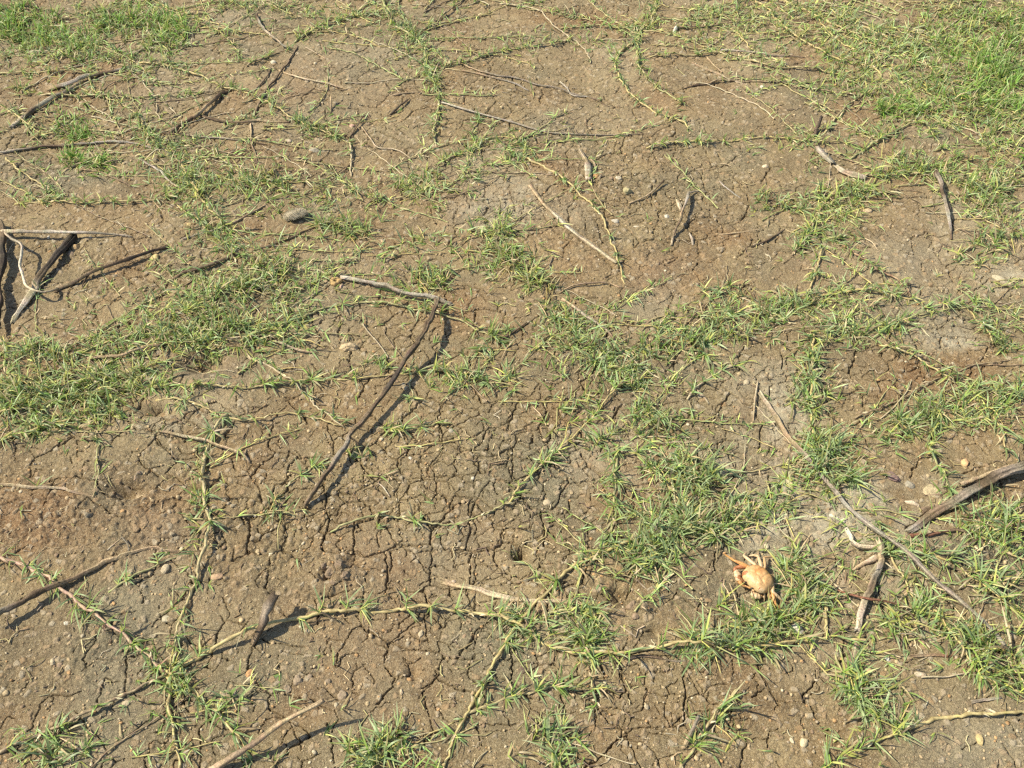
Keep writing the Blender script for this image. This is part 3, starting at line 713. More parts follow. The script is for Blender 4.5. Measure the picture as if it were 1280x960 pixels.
K("thin shoots in the upper centre below the long thin stick", [(590,175,12),(580,205,12),(600,230,10)], .005, 20, 'blue', .4)
K("spreading patch along the upper left diagonal, its lower half", [(215,215,18),(240,235,22),(265,250,20)], .011, 24, 'mix', .3)
K("wide patch right of the upper left diagonal", [(290,228,20),(330,232,26),(370,238,20)], .010, 22, 'mix', .35)
K("upper part of the leafy diagonal near the dark slanting stick", [(175,155,14),(195,170,18),(215,190,16)], .010, 22, 'blue', .3)
K("leafy strip along the long yellow upper left runner", [(360,150,10),(385,158,14),(420,170,12)], .009, 20, 'blue', .3)
K("green strip between the grey pebble and the fuzzy lump", [(425,225,12),(445,240,12),(470,250,12)], .007, 20, 'mix', .35)
K("lush green tuft at the left beside the bare pale runner", [(80,150,12),(100,165,20),(95,175,14)], .017, 24, 'lush', .55)
K("lush green tuft on the grey level stick at left", [(90,195,12),(110,205,20),(130,205,12)], .017, 24, 'lush', .5)
K("small loose tuft over dark mud at left", [(45,240,14),(75,240,18)], .007, 22, 'blue', .4)
K("low grass at the left edge below the whitish broken stick", [(30,115,14),(45,112,18)], .011, 20, 'mix', .5)
K("leafy knot on the runner from the top edge, left of middle", [(495,25,14),(510,40,14),(525,60,14)], .008, 24, 'blue', .3)
K("second, darker leafy knot lower on that same top-edge runner", [(535,75,14),(540,92,16),(545,115,10)], .012, 22, 'mix', .4)
K("leafy knot on the curved runner at the top right of middle", [(815,10,12),(812,25,12),(803,38,10)], .014, 24, 'mix', .5)
K("grassy rim along the top edge near the middle", [(560,5,14),(620,-2,12),(680,4,10),(740,18,12)], .004, 20, 'mix', .4)
K("thin grass along the top edge right of middle", [(880,10,18),(920,15,18),(960,10,18)], .007, 24, 'mix', .4)
K("small grass tufts under the grey top right twig", [(860,52,12),(905,42,14)], .005, 18, 'mix', .4)
K("loose grass above the upper right bare mud", [(1030,60,16),(1060,75,20),(1085,100,16)], .006, 20, 'mix', .3)
K("lower right tuft between the bare yellow runner and the long grey stick's end", [(1205,800,20),(1235,825,28),(1270,845,26)], .007, 36, 'mix', .4)
K("clump below the reddish stem, right of the pale forked wood", [(1105,780,16),(1135,790,24),(1150,765,16)], .0085, 30, 'mix', .4)
K("clump hanging below the end of the thick yellow runner", [(1060,830,14),(1080,865,22),(1095,890,22)], .010, 32, 'blue', .4)
K("small tuft just above the bottom edge under that hanging clump", [(1120,905,14),(1110,925,14)], .006, 26, 'blue', .4)
K("green grass wrapped round the middle of the long grey fallen stick", [(1090,655,14),(1110,680,14),(1140,700,16)], .008, 30, 'blue', .4)
K("red-stemmed grass at the right edge below the big weathered branch", [(1215,650,16),(1245,660,24),(1275,665,16)], .008, 36, 'pink', .6)
K("sparse grass on the dark smooth mud at the right edge", [(1225,720,20),(1250,745,24),(1275,770,20)], .004, 30, 'blue', .4)
K("short blades at the tip of the small twig on cracked mud, bottom right of middle", [(895,905,14),(915,880,10),(870,930,12)], .005, 28, 'blue', .5)
# the two lawns nobody could count
K("lush green turf covering the top right corner", [(1350,130,90),(1290,80,60),(1240,30,60),(1270,120,60),(1230,90,50),(1200,60,70),(1290,180,50)], .0066, 27, 'lush', .45, 'turf', None, True, .12)
K("half-open grass between the runners at the upper right", [(1100,60,30),(1150,100,34),(1190,120,30),(1230,170,30)], .0050, 22, 'mix', .35, 'turf', None, True, .2)
K("looser turf along the top edge at right", [(1000,12,20),(1060,26,24),(1110,50,26),(1150,70,30),(1180,20,40),(1260,10,46)], .0062, 23, 'mix', .45, 'turf', None, True, .12)
K("bright green turf in the top left corner", [(-40,30,34),(30,26,34),(60,50,28),(110,58,22)], .019, 26, 'lush', .55, 'turf', None, True, .10)
K("bright green turf strip across the top left, right of the corner", [(120,38,16),(160,28,18),(200,26,20),(225,36,18),(215,60,14)], .019, 26, 'lush', .55, 'turf', None, True, .10)
K("thin short turf near the left edge of the top", [(-10,66,22),(50,72,24),(110,76,18),(190,66,14),(110,20,18),(200,4,14)], .0085, 20, 'mix', .4, 'turf', None, True, .10)
K("thin turf strip at the top edge left of middle", [(270,8,12),(340,10,14),(400,18,14),(440,12,14)], .006, 20, 'mix', .4, 'turf', None, True, .10)

# low scattered shoots between the runners, too many to count
GREENERY = [(60,30,100,30,1),(180,40,90,30,1),(100,80,120,20,.8),(90,120,60,15,.7),(100,165,60,20,.6),(180,150,60,20,.5),(110,210,60,15,.5),(60,240,70,15,.5),
 (230,210,60,40,.8),(320,235,90,25,.8),(390,160,70,20,.4),(430,260,60,30,.7),(520,235,60,25,.6),(260,280,40,30,.5),(330,340,90,40,.9),(230,400,90,40,.8),
 (120,440,130,25,.7),(80,500,150,45,1),(380,400,70,30,.5),(540,350,60,25,.6),(620,300,50,40,.8),(640,180,40,20,.6),(600,210,30,30,.4),(510,50,40,50,.8),
 (430,25,60,12,.7),(380,50,40,12,.4),(310,15,60,15,.5),(640,50,90,12,.4),(740,40,70,20,.5),(810,30,40,30,.7),(900,20,80,20,.9),(1000,40,100,30,.9),
 (1080,90,90,40,.9),(1150,60,90,50,1),(1240,80,70,90,1),(1200,150,90,30,1),(1120,140,50,20,.9),(1000,180,90,15,.4),(1090,200,70,15,.6),(1150,215,70,15,.9),
 (1240,250,60,60,.8),(1050,260,70,30,.8),(980,250,50,15,.5),(1020,320,40,30,.4),(1100,380,90,20,.4),(1240,380,50,50,.6),(930,400,110,25,.9),(780,450,90,35,.8),
 (710,410,50,30,.7),(1000,400,60,30,.8),(1060,420,90,15,.6),(1010,480,30,50,.7),(1040,590,50,40,.8),(1150,530,90,30,.8),(1250,510,50,40,.7),(820,530,50,40,.7),
 (860,600,60,25,.7),(830,670,80,50,.9),(950,640,60,20,.6),(990,740,50,40,.9),(950,785,60,20,.8),(720,790,60,40,.6),(1100,680,60,40,.6),(1220,660,60,40,.6),
 (1250,720,60,40,.4),(1130,770,60,40,.7),(1240,820,60,40,.7),(1090,870,50,50,.7),(460,940,60,25,.6),(250,640,25,70,.4),(210,850,50,40,.4),(60,930,80,30,.4),
 (690,930,40,30,.5),(900,930,40,30,.3),(560,480,60,30,.4)]
def strew():
    ml = MB(); n = 0
    while n < 5600:
        qx, qy = random.uniform(-160, 1440), random.uniform(-60, 1000)
        sc_ = 1250 * .00125 / (FPX * .00125) * (1.0 + (960 - qy) / 960)      # more ground per pixel far away
        if random.random() > sc_ / 2: continue
        g = 0.03 + sum(w_ * math.exp(-((qx - cx) / rx) ** 2 - ((qy - cy) / ry) ** 2) for cx, cy, rx, ry, w_ in GREENERY)
        g = min(1, g) ** 1.4 * (.55 + .9 * max(-.5, float(vn(qx, qy, 26.0, 141))))
        if random.random() > g: continue
        if abs(qx - 947) < 26 and abs(qy - 724) < 22: continue
        x_, y_ = ground_xy(qx, qy); n += 1
        shoot(ml, None, Vector((x_, y_, GZ(x_, y_))), random.uniform(0, 6.28), random.uniform(.2, 1.3), .008, random.randint(3, 5), random.uniform(.012, .026), 'mix', .0024)
    o = ml.build('low_grass', M_LEAF); tag(o, 'tiny scattered grass shoots between the runners', 'grass', None, 'stuff')
strew()
def tangle():
    """hair-fine creeping stems criss-crossing under the grass, past counting"""
    ms = MB(); n = 0
    while n < 600:
        qx, qy = random.uniform(-100, 1380), random.uniform(-40, 980)
        g = .02 + sum(w_ * math.exp(-((qx - cx) / rx / 1.15) ** 2 - ((qy - cy) / ry / 1.15) ** 2) for cx, cy, rx, ry, w_ in GREENERY)
        top = max(0.0, 1 - qy / 420)
        g = min(1, g) ** 1.6 * (.75 + .6 * top) + .15 * top * (1 if not (640 < qx < 1020 and qy > 110) else .25)
        if random.random() > g or abs(qx - 947) < 75 and abs(qy - 724) < 60: continue
        n += 1; x_, y_ = ground_xy(qx, qy)
        az = random.choice((0, .1, -.1, 2.2, 2.4, .75, .9)) + random.gauss(0, .12); ln = random.uniform(.06, .20) + .26 * top * random.random()
        k = max(5, int(ln / .007)); p = []; a = az; X_, Y_ = x_, y_; b0 = random.uniform(-.018, .018)
        for i in range(k):
            a += b0 + random.uniform(-.07, .07); X_ += math.cos(a) * ln / k; Y_ += math.sin(a) * ln / k
            p.append(Vector((X_, Y_, GZ(X_, Y_) + .0010 + .0030 * abs(math.sin(i * .6 + n)))))
        st = random.choice(('y', 'o', 'd', 'o', 'g', 'g', 'b')); r = random.uniform(.0008, .0013) * (1 + .4 * top)
        tube(ms, p, [r * (1 - .4 * i / k) * (1.35 if i % 3 == 0 else 1) for i in range(k)], [jit(SC[st], .12) if i % 3 else jit(lerp(SC[st], DRY, .5)) for i in range(k)], 5, 0, False)
        if st in 'ygo':
            for q in p[1::2]:
                if random.random() < .75: shoot(ms, None, q, a + random.choice((-.8, .8)) + random.uniform(-.5, .5), random.uniform(.5, 1.4), .008, random.randint(2, 5), random.uniform(.012, .024), 'mix', .0022)
    o = ms.build('fine_runners', M_STEM); tag(o, 'tangle of hair-fine green and straw-coloured stems between the runners', 'grass', None, 'stuff')
tangle()
def litter():
    ml = MB()
    for _ in range(4200):
        qx, qy = random.uniform(-80, 1360), random.uniform(-40, 1000)
        if vn(qx, qy, 60.0, 151) + random.uniform(-.7, .7) < .1: continue
        x_, y_ = ground_xy(qx, qy); az = random.uniform(0, 6.28); ln = random.choice((.006, .008, .012, .02, .03)) * random.uniform(.7, 1.3)
        pts = []
        for k in range(4):
            a = az + random.uniform(-.25, .25) * k
            p = Vector((x_ + math.cos(a) * ln * k / 3, y_ + math.sin(a) * ln * k / 3, 0)); p.z = GZ(p.x, p.y) + random.uniform(.0008, .0035); pts.append(p)
        tube(ml, pts, random.uniform(.0005, .0011), jit(random.choice((DRY, SC['d'], SC['b'], SC['o'], (.17, .12, .08))), .25), 4, 0, False)
    o = ml.build('plant_litter', M_STEM); tag(o, 'tiny bits of straw and dead stem on the mud', 'litter', None, 'stuff')
litter()
# ------------------------------------------------------------------ sticks and twigs
WC = dict(grey=(.30, .25, .185), pale=(.45, .36, .24), white=(.50, .43, .32), dark=(.13, .092, .06), char=(.070, .055, .042), brown=(.215, .155, .098),
          tan=(.38, .28, .17), red=(.24, .115, .07), silver=(.38, .33, .26))
def stick_geo(mb, pts, r, col, taper=.6, lobes=.20, sides=12, wob=.6, sink=0.7, both=False):
    """pts: (px, py[, height mm]); col: name or list of names along the length"""
    V = []
    for q in pts:
        hgt = (q[2] if len(q) > 2 else 0) * .001
        p = P(q[0], q[1], hgt); V.append((p, hgt))
    sp = spline([v[0] for v in V], max(.004, r * .0009)); n = len(sp)
    H = [v[1] for v in V]; hh = []
    cum = [0]
    for i in range(1, len(V)): cum.append(cum[-1] + (V[i][0] - V[i - 1][0]).length)
    tot = cum[-1] or 1
    res, rad, cc = [], [], []
    cols = [WC[c] for c in (col if isinstance(col, (list, tuple)) else [col])]
    ph = random.random() * 20; kx = ky = 0.0
    for i, q in enumerate(sp):
        if i % 4 == 0: kx, ky = kx * .6 + random.gauss(0, .46 * wob) * r * .001, ky * .6 + random.gauss(0, .46 * wob) * r * .001
        t = i / max(1, n - 1); d = t * tot; k = 0
        while k < len(cum) - 2 and cum[k + 1] < d: k += 1
        f = (d - cum[k]) / max(1e-6, cum[k + 1] - cum[k]); hg = H[k] + (H[k + 1] - H[k]) * min(1, max(0, f))
        rr = r * .00068 * (1.28 if random.random() < .05 else 1) * (1 - (1 - taper) * t) * (1 + .10 * math.sin(i * .5 + ph) + .07 * math.sin(i * 1.3 + ph) + random.uniform(-.05, .05))
        if both: rr *= min(1, .35 + 3.0 * min(t, 1 - t))
        w = r * .001 * wob * (math.sin(i * .21 + ph) + .6 * math.sin(i * .47 + 2 * ph))
        res.append(Vector((q.x + w * .6 + kx, q.y + w * .6 + ky, GZ(q.x, q.y) + max(hg, 0) + rr * (1 - sink)))); rad.append(rr)
        u = t * (len(cols) - 1); a = int(min(u, len(cols) - 1.001)) if len(cols) > 1 else 0
        c = lerp(cols[a], cols[a + 1], min(1, max(0, (u - a) * 2.2 - .6))) if len(cols) > 1 else cols[0]
        cc.append(jit(c, .16, .05))
    tube(mb, res, rad, cc, sides, lobes, True, .9)

def stick(label, pts, r, col, cat='twig', name='dry_twig', group='dead twigs and sticks on the mud', forks=(), **kw):
    mb = MB(); stick_geo(mb, pts, r, col, **kw)
    o = mb.build(name, M_WOOD, None, P(pts[0][0], pts[0][1])); tag(o, label, cat, group)
    for f in forks:
        m2 = MB(); stick_geo(m2, f[0], f[1], f[2], **(f[3] if len(f) > 3 else {}))
        c = m2.build('side_twig', M_WOOD, o, o.location)
    return o
S = stick
ST = dict(cat='stick', name='fallen_stick')
S("dark curved stick arching over cracked mud at centre left", [(545,376,14),(542,388,26),(537,405,34),(530,420,34),(512,442,28),(498,464,26),(484,487,24),(466,508,22),(450,530,18),(434,549,17),(418,578,17),(403,597,17),(393,613,14),(380,634,4)], 6.6, ['brown','dark','dark','dark','char','dark','brown','grey','dark','brown'], **ST, taper=.75, lobes=.34, wob=.45, forks=[([(497,466,26),(487,470,22),(480,476,14)], 3.0, 'dark'), ([(437,545,17),(446,552,12),(449,560,6)], 2.6, 'dark')])
S("silvery grey stick whose right end meets the dark curved one", [(428,347,4),(440,350,6),(465,354,10),(485,357,14),(500,362,14),(522,367,12),(545,374,8),(564,383,0)], 5.8, ['white','silver','grey','silver','grey'], **ST, taper=.9)
S("slanting brown stick at the bottom edge left of middle, one end raised", [(262,966,4),(299,941,18),(318,930,26),(337,915,32),(355,902,38),(372,893,42),(388,885,46),(403,877,50)], 6.0, ['tan','brown','tan','tan'], **ST, wob=.2, taper=.6)
S("long brown root at the left edge, thick dark end raised", [(-14,774,22),(10,758,20),(30,749,18),(62,733,12),(80,726,8),(100,718,4),(125,707,3),(150,700,2),(172,694,1),(192,691,0),(234,691,0)], 6.8, ['grey','dark','brown','tan','tan','brown'], **ST, taper=.45)
S("short dark stub leaning over the thick yellow runner", [(338,748,38),(332,757,36),(326,770,28),(322,785,18),(318,796,8),(311,808,0)], 8.5, ['dark','grey','dark','brown'], name='wood_stub', cat='wood stub', taper=.8)
S("thick charcoal and white driftwood at the left", [(89,298,4),(80,308,8),(70,320,12),(58,335,12),(50,348,10),(42,362,8),(30,380,4),(14,403,0)], 11.5, ['char','char','char','dark','pale','white','pale'], **ST, taper=.42, lobes=.38, sides=18)
S("straight pale grey stick above the charcoal driftwood", [(2,291,14),(30,290,16),(60,290,18),(85,290,18),(110,291,14),(130,292,8),(148,294,3),(164,297,0)], 6.0, ['pale','grey','silver','grey','grey'], **ST, wob=.2, taper=.45)
S("thin whitish twig curving down to cross the driftwood", [(4,290,14),(14,297,24),(25,305,28),(27,318,28),(25,333,26),(31,348,26),(38,358,26),(48,364,26),(62,365,18),(70,362,6)], 3.9, ['pale','grey','silver','white','pale','tan'], taper=.8)
S("dark twig running right from the driftwood to the yellow stone", [(70,363,2),(85,356,4),(110,342,10),(130,334,12),(150,328,12),(170,321,12),(188,315,8),(208,310,0)], 5.6, ['tan','brown','dark','char','dark'], taper=.8,
  forks=[([(112,341,8),(104,356,2),(106,366,0)], 2.4, 'dark')])
S("dark heavy branch at the left edge beside the driftwood", [(-3,282,10),(2,300,12),(3,325,14),(1,350,14),(-2,380,16),(-6,412,16)], 9, ['brown','char','dark','char'], **ST, taper=1.1)
S("weathered split branch at the right edge, the largest", [(1300,571,16),(1275,583,16),(1255,592,14),(1240,601,12),(1222,612,10),(1205,624,8),(1190,634,6),(1172,645,4),(1152,660,2),(1140,668,0)], 11.5, ['dark','grey','dark','grey','brown','silver'], **ST, taper=.55, lobes=.45, sides=20,
  forks=[([(1200,606,6),(1228,596,8),(1262,585,8)], 6, 'tan'), ([(1152,640,1),(1172,632,3),(1192,620,4)], 6, ['brown','tan'])])
S("long straight grey fallen stick, the longest at right", [(950,492,1),(970,523,4),(988,551,6),(1018,585,9),(1050,622,12),(1070,642,13),(1087,657,14),(1122,682,15),(1153,709,15),(1184,737,13),(1211,759,9),(1235,783,3),(1254,808,0)], 5.4, ['pale','tan','grey','silver','grey','grey','silver'], **ST, wob=.2, taper=.8)
S("pale twisted forked wood right of the crab", [(1098,680,6),(1102,690,8),(1097,712,8),(1090,735,8),(1086,750,7),(1081,767,5),(1076,785,2)], 7.4, ['pale','tan','grey','brown','pale','white'], name='forked_driftwood', cat='driftwood', taper=.9, lobes=.35, sides=16,
  forks=[([(1057,660,2),(1066,671,6),(1080,679,8),(1098,681,7)], 6.5, ['white','pale']), ([(1096,698,3),(1082,706,2),(1066,716,0)], 6.5, ['pale','tan'])])
S("reddish stem lying across the pale forked wood", [(1048,738,2),(1060,742,8),(1082,747,16),(1100,750,14),(1120,756,8),(1144,764,2)], 2.6, ['red','red','brown'], taper=.7)
S("reddish brown rootlet under the big weathered branch", [(1140,672,2),(1165,668,4),(1190,662,4),(1215,664,2)], 4.2, ['red','brown'], taper=.7)
S("long pale straight stick below the upper middle bark piece", [(663,233,0),(676,250,3),(690,265,5),(705,280,5),(720,293,4),(733,302,3),(745,310,2),(758,320,1),(770,329,0)], 4.9, ['tan','tan','white','pale','pale'], **ST, wob=.2, taper=1.1)
S("stick slanting over runner on tan mud, middle right", [(862,241,10),(857,253,16),(852,266,18),(848,278,14),(844,290,6),(841,306,0)], 4.6, ['grey','silver','tan','brown','pale'], **ST, taper=.75,
  forks=[([(862,241,8),(872,239,2),(884,240,0)], 2.6, 'grey')])
S("long thin grey stick across the upper middle", [(553,129,4),(575,135,5),(600,142,5),(620,148,4),(640,153,4),(665,161,3),(690,166,3),(725,168,2),(760,169,2),(790,168,1),(822,168,0)], 3.6, ['silver','silver','grey','grey','brown'], **ST, wob=.2, taper=.45)
S("crooked twig above the long thin grey stick", [(580,82,3),(600,90,4),(620,96,4),(640,98,3),(665,104,3),(690,109,4),(715,117,4),(738,122,2),(762,133,0)], 3.4, ['tan','grey','grey','dark'], taper=.6, wob=1.0,
  forks=[([(700,103,4),(708,110,4),(716,119,4),(735,121,2)], 2.4, 'silver')])
S("short pale twig just below the crooked one", [(578,88,2),(600,92,3),(625,99,3),(645,105,2),(660,114,0)], 3.0, ['tan','silver'], taper=.7)
S("upright dark forked stick in the grass at right", [(1172,214,16),(1174,226,18),(1176,238,18),(1180,252,18),(1183,262,16),(1186,276,10),(1191,297,0)], 7.0, ['dark','grey','dark','grey','silver','brown'], **ST, taper=.5, lobes=.3,
  forks=[([(1179,236,8),(1183,250,10),(1186,262,8)], 4, 'brown')])
S("blackened stub standing on bare mud at the upper right", [(1027,147,26),(1025,153,18),(1023,160,8),(1022,170,0)], 6.0, ['char','dark'], name='wood_stub', cat='wood stub', taper=1.1)
S("whitish broken stick at the upper left", [(14,161,2),(28,150,4),(42,140,5),(55,131,6),(70,121,6),(85,113,5),(101,104,2)], 8.0, ['white','pale','brown','white','grey','pale','tan'], **ST, taper=.75, lobes=.35)
S("grey barkless stick above the whitish broken one", [(60,113,2),(78,107,6),(98,99,8),(112,95,6),(130,91,4),(154,86,2)], 8.0, ['tan','silver','grey','dark','silver'], **ST, taper=.6)
S("dark slanting stick between runners at the upper left", [(211,169,0),(222,161,3),(236,152,6),(247,145,8),(257,136,8),(268,126,8),(276,118,4),(288,113,0)], 6.4, ['brown','dark','tan','dark','dark'], **ST, taper=.85, lobes=.25,
  forks=[([(240,150,4),(231,156,3),(222,166,0)], 3.4, 'brown')])
S("level twig right of the dark slanting stick", [(246,143,2),(262,148,4),(280,152,5),(300,153,5),(320,151,3),(344,153,1),(362,153,0)], 3.8, ['brown','dark','brown','tan','brown'], taper=.7)
S("thin upright stem hanging below the level twig", [(314,154,2),(313,168,2),(315,182,2),(319,192,1),(323,203,0)], 2.6, ['tan','brown'], taper=.8)
S("long dark grey level stick under the dark slanting one", [(205,167,1),(230,168,3),(255,171,3),(275,173,3),(300,176,2),(334,181,0)], 3.2, ['dark','grey','dark'], **ST, taper=.7)
S("grey level stick reaching the left edge", [(-8,192,1),(30,187,3),(60,183,4),(90,181,4),(120,179,4),(148,178,4),(175,180,2),(200,187,0)], 4.4, ['grey','dark','silver','grey'], **ST, taper=.7)
S("pale curved twig below the leafy upper left diagonal's head", [(173,200,0),(186,205,3),(200,214,4),(211,226,3),(224,238,0)], 3.8, ['grey','silver','pale'], taper=.9)
S("thin pinkish twig above the charcoal driftwood's right", [(98,212,1),(125,216,3),(150,226,4),(168,236,3),(185,247,2),(206,268,0)], 2.4, ['tan','brown','tan'], taper=.7)
S("small dark twig pointing at the leafy left diagonal's end", [(214,352,0),(228,342,3),(242,338,5),(262,331,6),(280,323,5),(297,317,2)], 4.8, ['brown','dark','brown','dark'], taper=1.1)
S("grey-brown twig on pebbly mud above the small dark twig", [(228,300,0),(270,287,2),(310,268,3),(332,256,1)], 3.6, ['grey','tan'], taper=.6)
S("dark level twig left of the fuzzy grey lump", [(318,314,0),(340,306,2),(370,294,2),(395,284,0)], 3.0, ['dark','brown'], taper=.8)
S("pale brown twig in the left grass belt", [(110,448,3),(130,446,6),(150,443,8),(168,438,8),(186,433,6),(205,429,3)], 3.6, ['tan','tan','brown'], taper=.8)
S("pale forked twig over the upright runner at lower left", [(196,540,1),(218,543,4),(240,547,7),(255,550,9),(268,556,10),(285,562,8),(298,567,6),(306,571,4),(312,580,1)], 3.4, ['tan','pale','tan','tan'], taper=.9,
  forks=[([(305,571,3),(308,563,1)], 2.4, 'tan')])
S("pinkish flat twig at the left edge on reddish mud", [(-8,606,1),(20,607,2),(45,608,3),(75,612,3),(95,616,2),(118,622,0)], 4.0, ['tan','pale','tan'], taper=.5)
S("half-buried pale root above the thick yellow runner", [(556,729,-2),(575,733,1),(600,737,1),(625,741,1),(655,746,1),(690,750,0),(722,754,-2)], 7.0, ['tan','pale','pale','tan'], name='buried_root', cat='root', taper=.7, sink=1.1)
S("dark twig tucked under the thick yellow runner", [(785,824,1),(803,821,2),(822,823,2),(856,827,0)], 3.4, ['char','dark','grey'], taper=.6)
S("grey bent twig standing in the bottom tuft right of middle", [(856,934,1),(862,920,6),(868,908,14),(873,896,18)], 3.6, ['tan','grey','grey'], taper=.7)
S("tiny hooked white stem on the central cracked mud", [(474,604,1),(480,608,1),(484,614,1),(488,621,0)], 1.8, ['white','pale'], taper=.8)
S("curled pale thread of stem above the arching central runner", [(462,786,1),(470,791,1),(474,797,0)], 1.4, 'pale', taper=.8)
S("grey-brown twig along the central grass arm", [(703,375,1),(718,384,4),(735,395,6),(750,407,6),(762,417,4),(774,431,1)], 3.8, ['tan','grey','brown'], taper=.8)
S("thin arched stem below the long pale stick", [(699,366,0),(715,357,4),(738,353,6),(758,353,4),(776,361,0)], 2.4, ['tan','brown','tan'], taper=.8)
S("crooked little white stem left of the arched one", [(690,322,2),(687,330,3),(688,338,2),(693,348,0)], 1.8, ['pale','tan'], taper=.8)
S("two-toned dark twig left of the central grass arm", [(628,424,0),(642,415,3),(658,403,2)], 2.4, ['dark','brown'], taper=.8)
S("thin twig with a dark raised tip on tan mud, upper middle", [(786,255,0),(798,250,2),(811,243,4),(820,235,6),(830,226,8)], 2.6, ['tan','tan','dark'], taper=1.2)
S("dark sliver on bare mud at the upper right of middle", [(853,111,0),(868,108,2),(882,106,2),(897,105,0)], 3.6, ['dark','char'], taper=.7, both=True)
S("pale forked stem above the dark sliver", [(866,79,1),(880,85,2),(898,92,3),(915,101,2),(934,106,0)], 3.0, ['tan','pale'], taper=.7, forks=[([(884,73,1),(893,82,2),(903,91,2)], 2.8, 'tan')])
S("grey straight twig in thin grass at the upper right", [(897,63,2),(920,64,3),(945,66,3),(975,70,2),(1005,73,0)], 4.0, ['silver','grey','brown'], taper=.8)
S("curved stick at the top left of the bare mud", [(322,18,6),(325,32,10),(330,40,10),(341,47,10),(352,54,8),(362,59,4)], 5.0, ['dark','grey','pale','grey'], **ST, taper=.7)
S("thin pale twig right of the curved top left stick", [(382,60,1),(392,65,2),(406,74,0)], 3.0, ['pale','tan'], taper=.8)
S("brown twig slanting up to the curved top left stick", [(316,147,0),(324,130,3),(333,114,4),(344,99,4),(354,85,4),(366,68,2),(372,58,0)], 3.8, ['brown','dark','brown'], taper=.7)
S("shorter brown twig left of the slanting one", [(318,114,0),(326,104,3),(333,95,3),(339,86,0)], 3.2, 'brown', taper=.7)
S("pale bowed twig ending on bare upper left mud", [(350,88,0),(370,95,3),(390,100,5),(410,105,4),(442,115,0)], 3.0, ['tan','pale','tan'], taper=.7)
S("small upright pale peg with a long shadow, upper left of middle", [(414,141,0),(414,132,6),(415,120,16)], 2.8, ['brown','tan'], taper=.9)
S("dark modelled shadow streak right of the peg on bare mud", [(484,146,0),(492,139,4),(500,131,6),(512,122,2)], 3.8, ['char','dark'], taper=.8, both=True)  # solid dark strip modelled in place of a shadow, coloured nearly black
S("pale level chip just above that modelled shadow streak", [(488,120,0),(500,118,2),(518,117,0)], 3.6, ['tan','brown'], taper=.7, both=True)
S("small twig pointing at the leafy strip near the grey pebble", [(436,172,0),(444,161,5),(450,152,8),(456,144,8)], 3.2, ['brown','dark'], taper=.7)
S("wavy pale twig on bare mud right of the leafy strip", [(453,159,1),(463,172,3),(474,184,4),(487,186,4),(501,190,3),(514,199,0)], 2.8, ['tan','pale','pale'], taper=.7)
S("thin white straw near the tan clod, left of centre", [(453,406,2),(461,416,4),(470,426,5),(480,438,2),(487,448,0)], 2.2, ['pale','pale'], taper=.7)
S("pale twig inside the grass above the tan clod", [(345,428,2),(360,432,5),(378,438,5),(397,442,2)], 2.8, ['pale','tan'], taper=.7)
S("pale thin stem on mud left of the pale twisted wood", [(870,485,2),(880,495,3),(886,504,0)], 2.4, 'pale', taper=.8)
S("pale upright stem pair above the long grey fallen stick", [(947,478,2),(944,500,6),(941,528,0)], 2.6, ['pale','tan'], taper=.7, forks=[([(957,500,3),(968,518,2),(980,535,0)], 2.6, 'pale')])
S("small grey twig in cracked mud right of the slanting stick", [(940,308,0),(955,302,2),(968,295,2),(980,288,0)], 3.2, ['dark','brown'], taper=.8)
S("pale flat straw lying right of the slanting stick", [(898,294,0),(920,291,1),(950,286,0)], 2.6, ['tan','tan'], taper=.6)
S("thin pale stem on cracked mud above the small right patch", [(900,227,1),(910,236,3),(925,247,0)], 2.4, 'silver', taper=.7)
S("pale twig near the bottom right, above the bare yellow runner", [(1214,879,0),(1232,875,2),(1252,872,0)], 3.2, ['grey','silver'], taper=.7)
S("red twig under the thick yellow runner's right end", [(1140,818,1),(1165,819,3),(1200,824,0)], 3.4, ['brown','red'], taper=.6)
S("red straw at the bottom edge left of middle", [(496,930,3),(506,942,4),(516,954,1)], 2.2, ['tan','red'], taper=.7)
S("thin forked stem on the crumbly mud at lower left", [(135,688,0),(145,679,5),(152,673,8)], 1.9, ['grey','tan'], taper=.7, forks=[([(152,672,7),(160,680,4),(162,692,0)], 1.7, 'grey')])

# ------------------------------------------------------------------ stones and other small finds
def ico(sub):
    bm = bmesh.new(); bmesh.ops.create_icosphere(bm, subdivisions=sub, radius=1)
    V = np.array([v.co[:] for v in bm.verts]); F = np.array([[v.index for v in f.verts] for f in bm.faces]); bm.free(); return V, F
I3, I2 = ico(4), ico(2)
def rock_shape(rs, rough=.25, base=I3):
    V = base[0].copy(); o = rs.rand(3) * 50
    n = .6 * np.array(vn(V[:, 0] + o[0] + V[:, 2] * .7, V[:, 1] + o[1] - V[:, 2] * .5, .9, 201)) + .3 * np.array(vn(V[:, 0] * 1.3 + o[2], V[:, 2] + V[:, 1] + o[1], .4, 202)) \
        + .12 * np.array(vn(V[:, 0] + V[:, 2] + o[2], V[:, 1] - V[:, 2] + o[1], .17, 203))
    V *= (1 + rough * n)[:, None]
    for _ in range(5):                                # broken facets
        d = rs.randn(3); d /= np.linalg.norm(d); k = V @ d; lim = rs.uniform(.62, .95)
        V -= np.outer(np.clip(k - lim, 0, None) * .85, d)
    return V
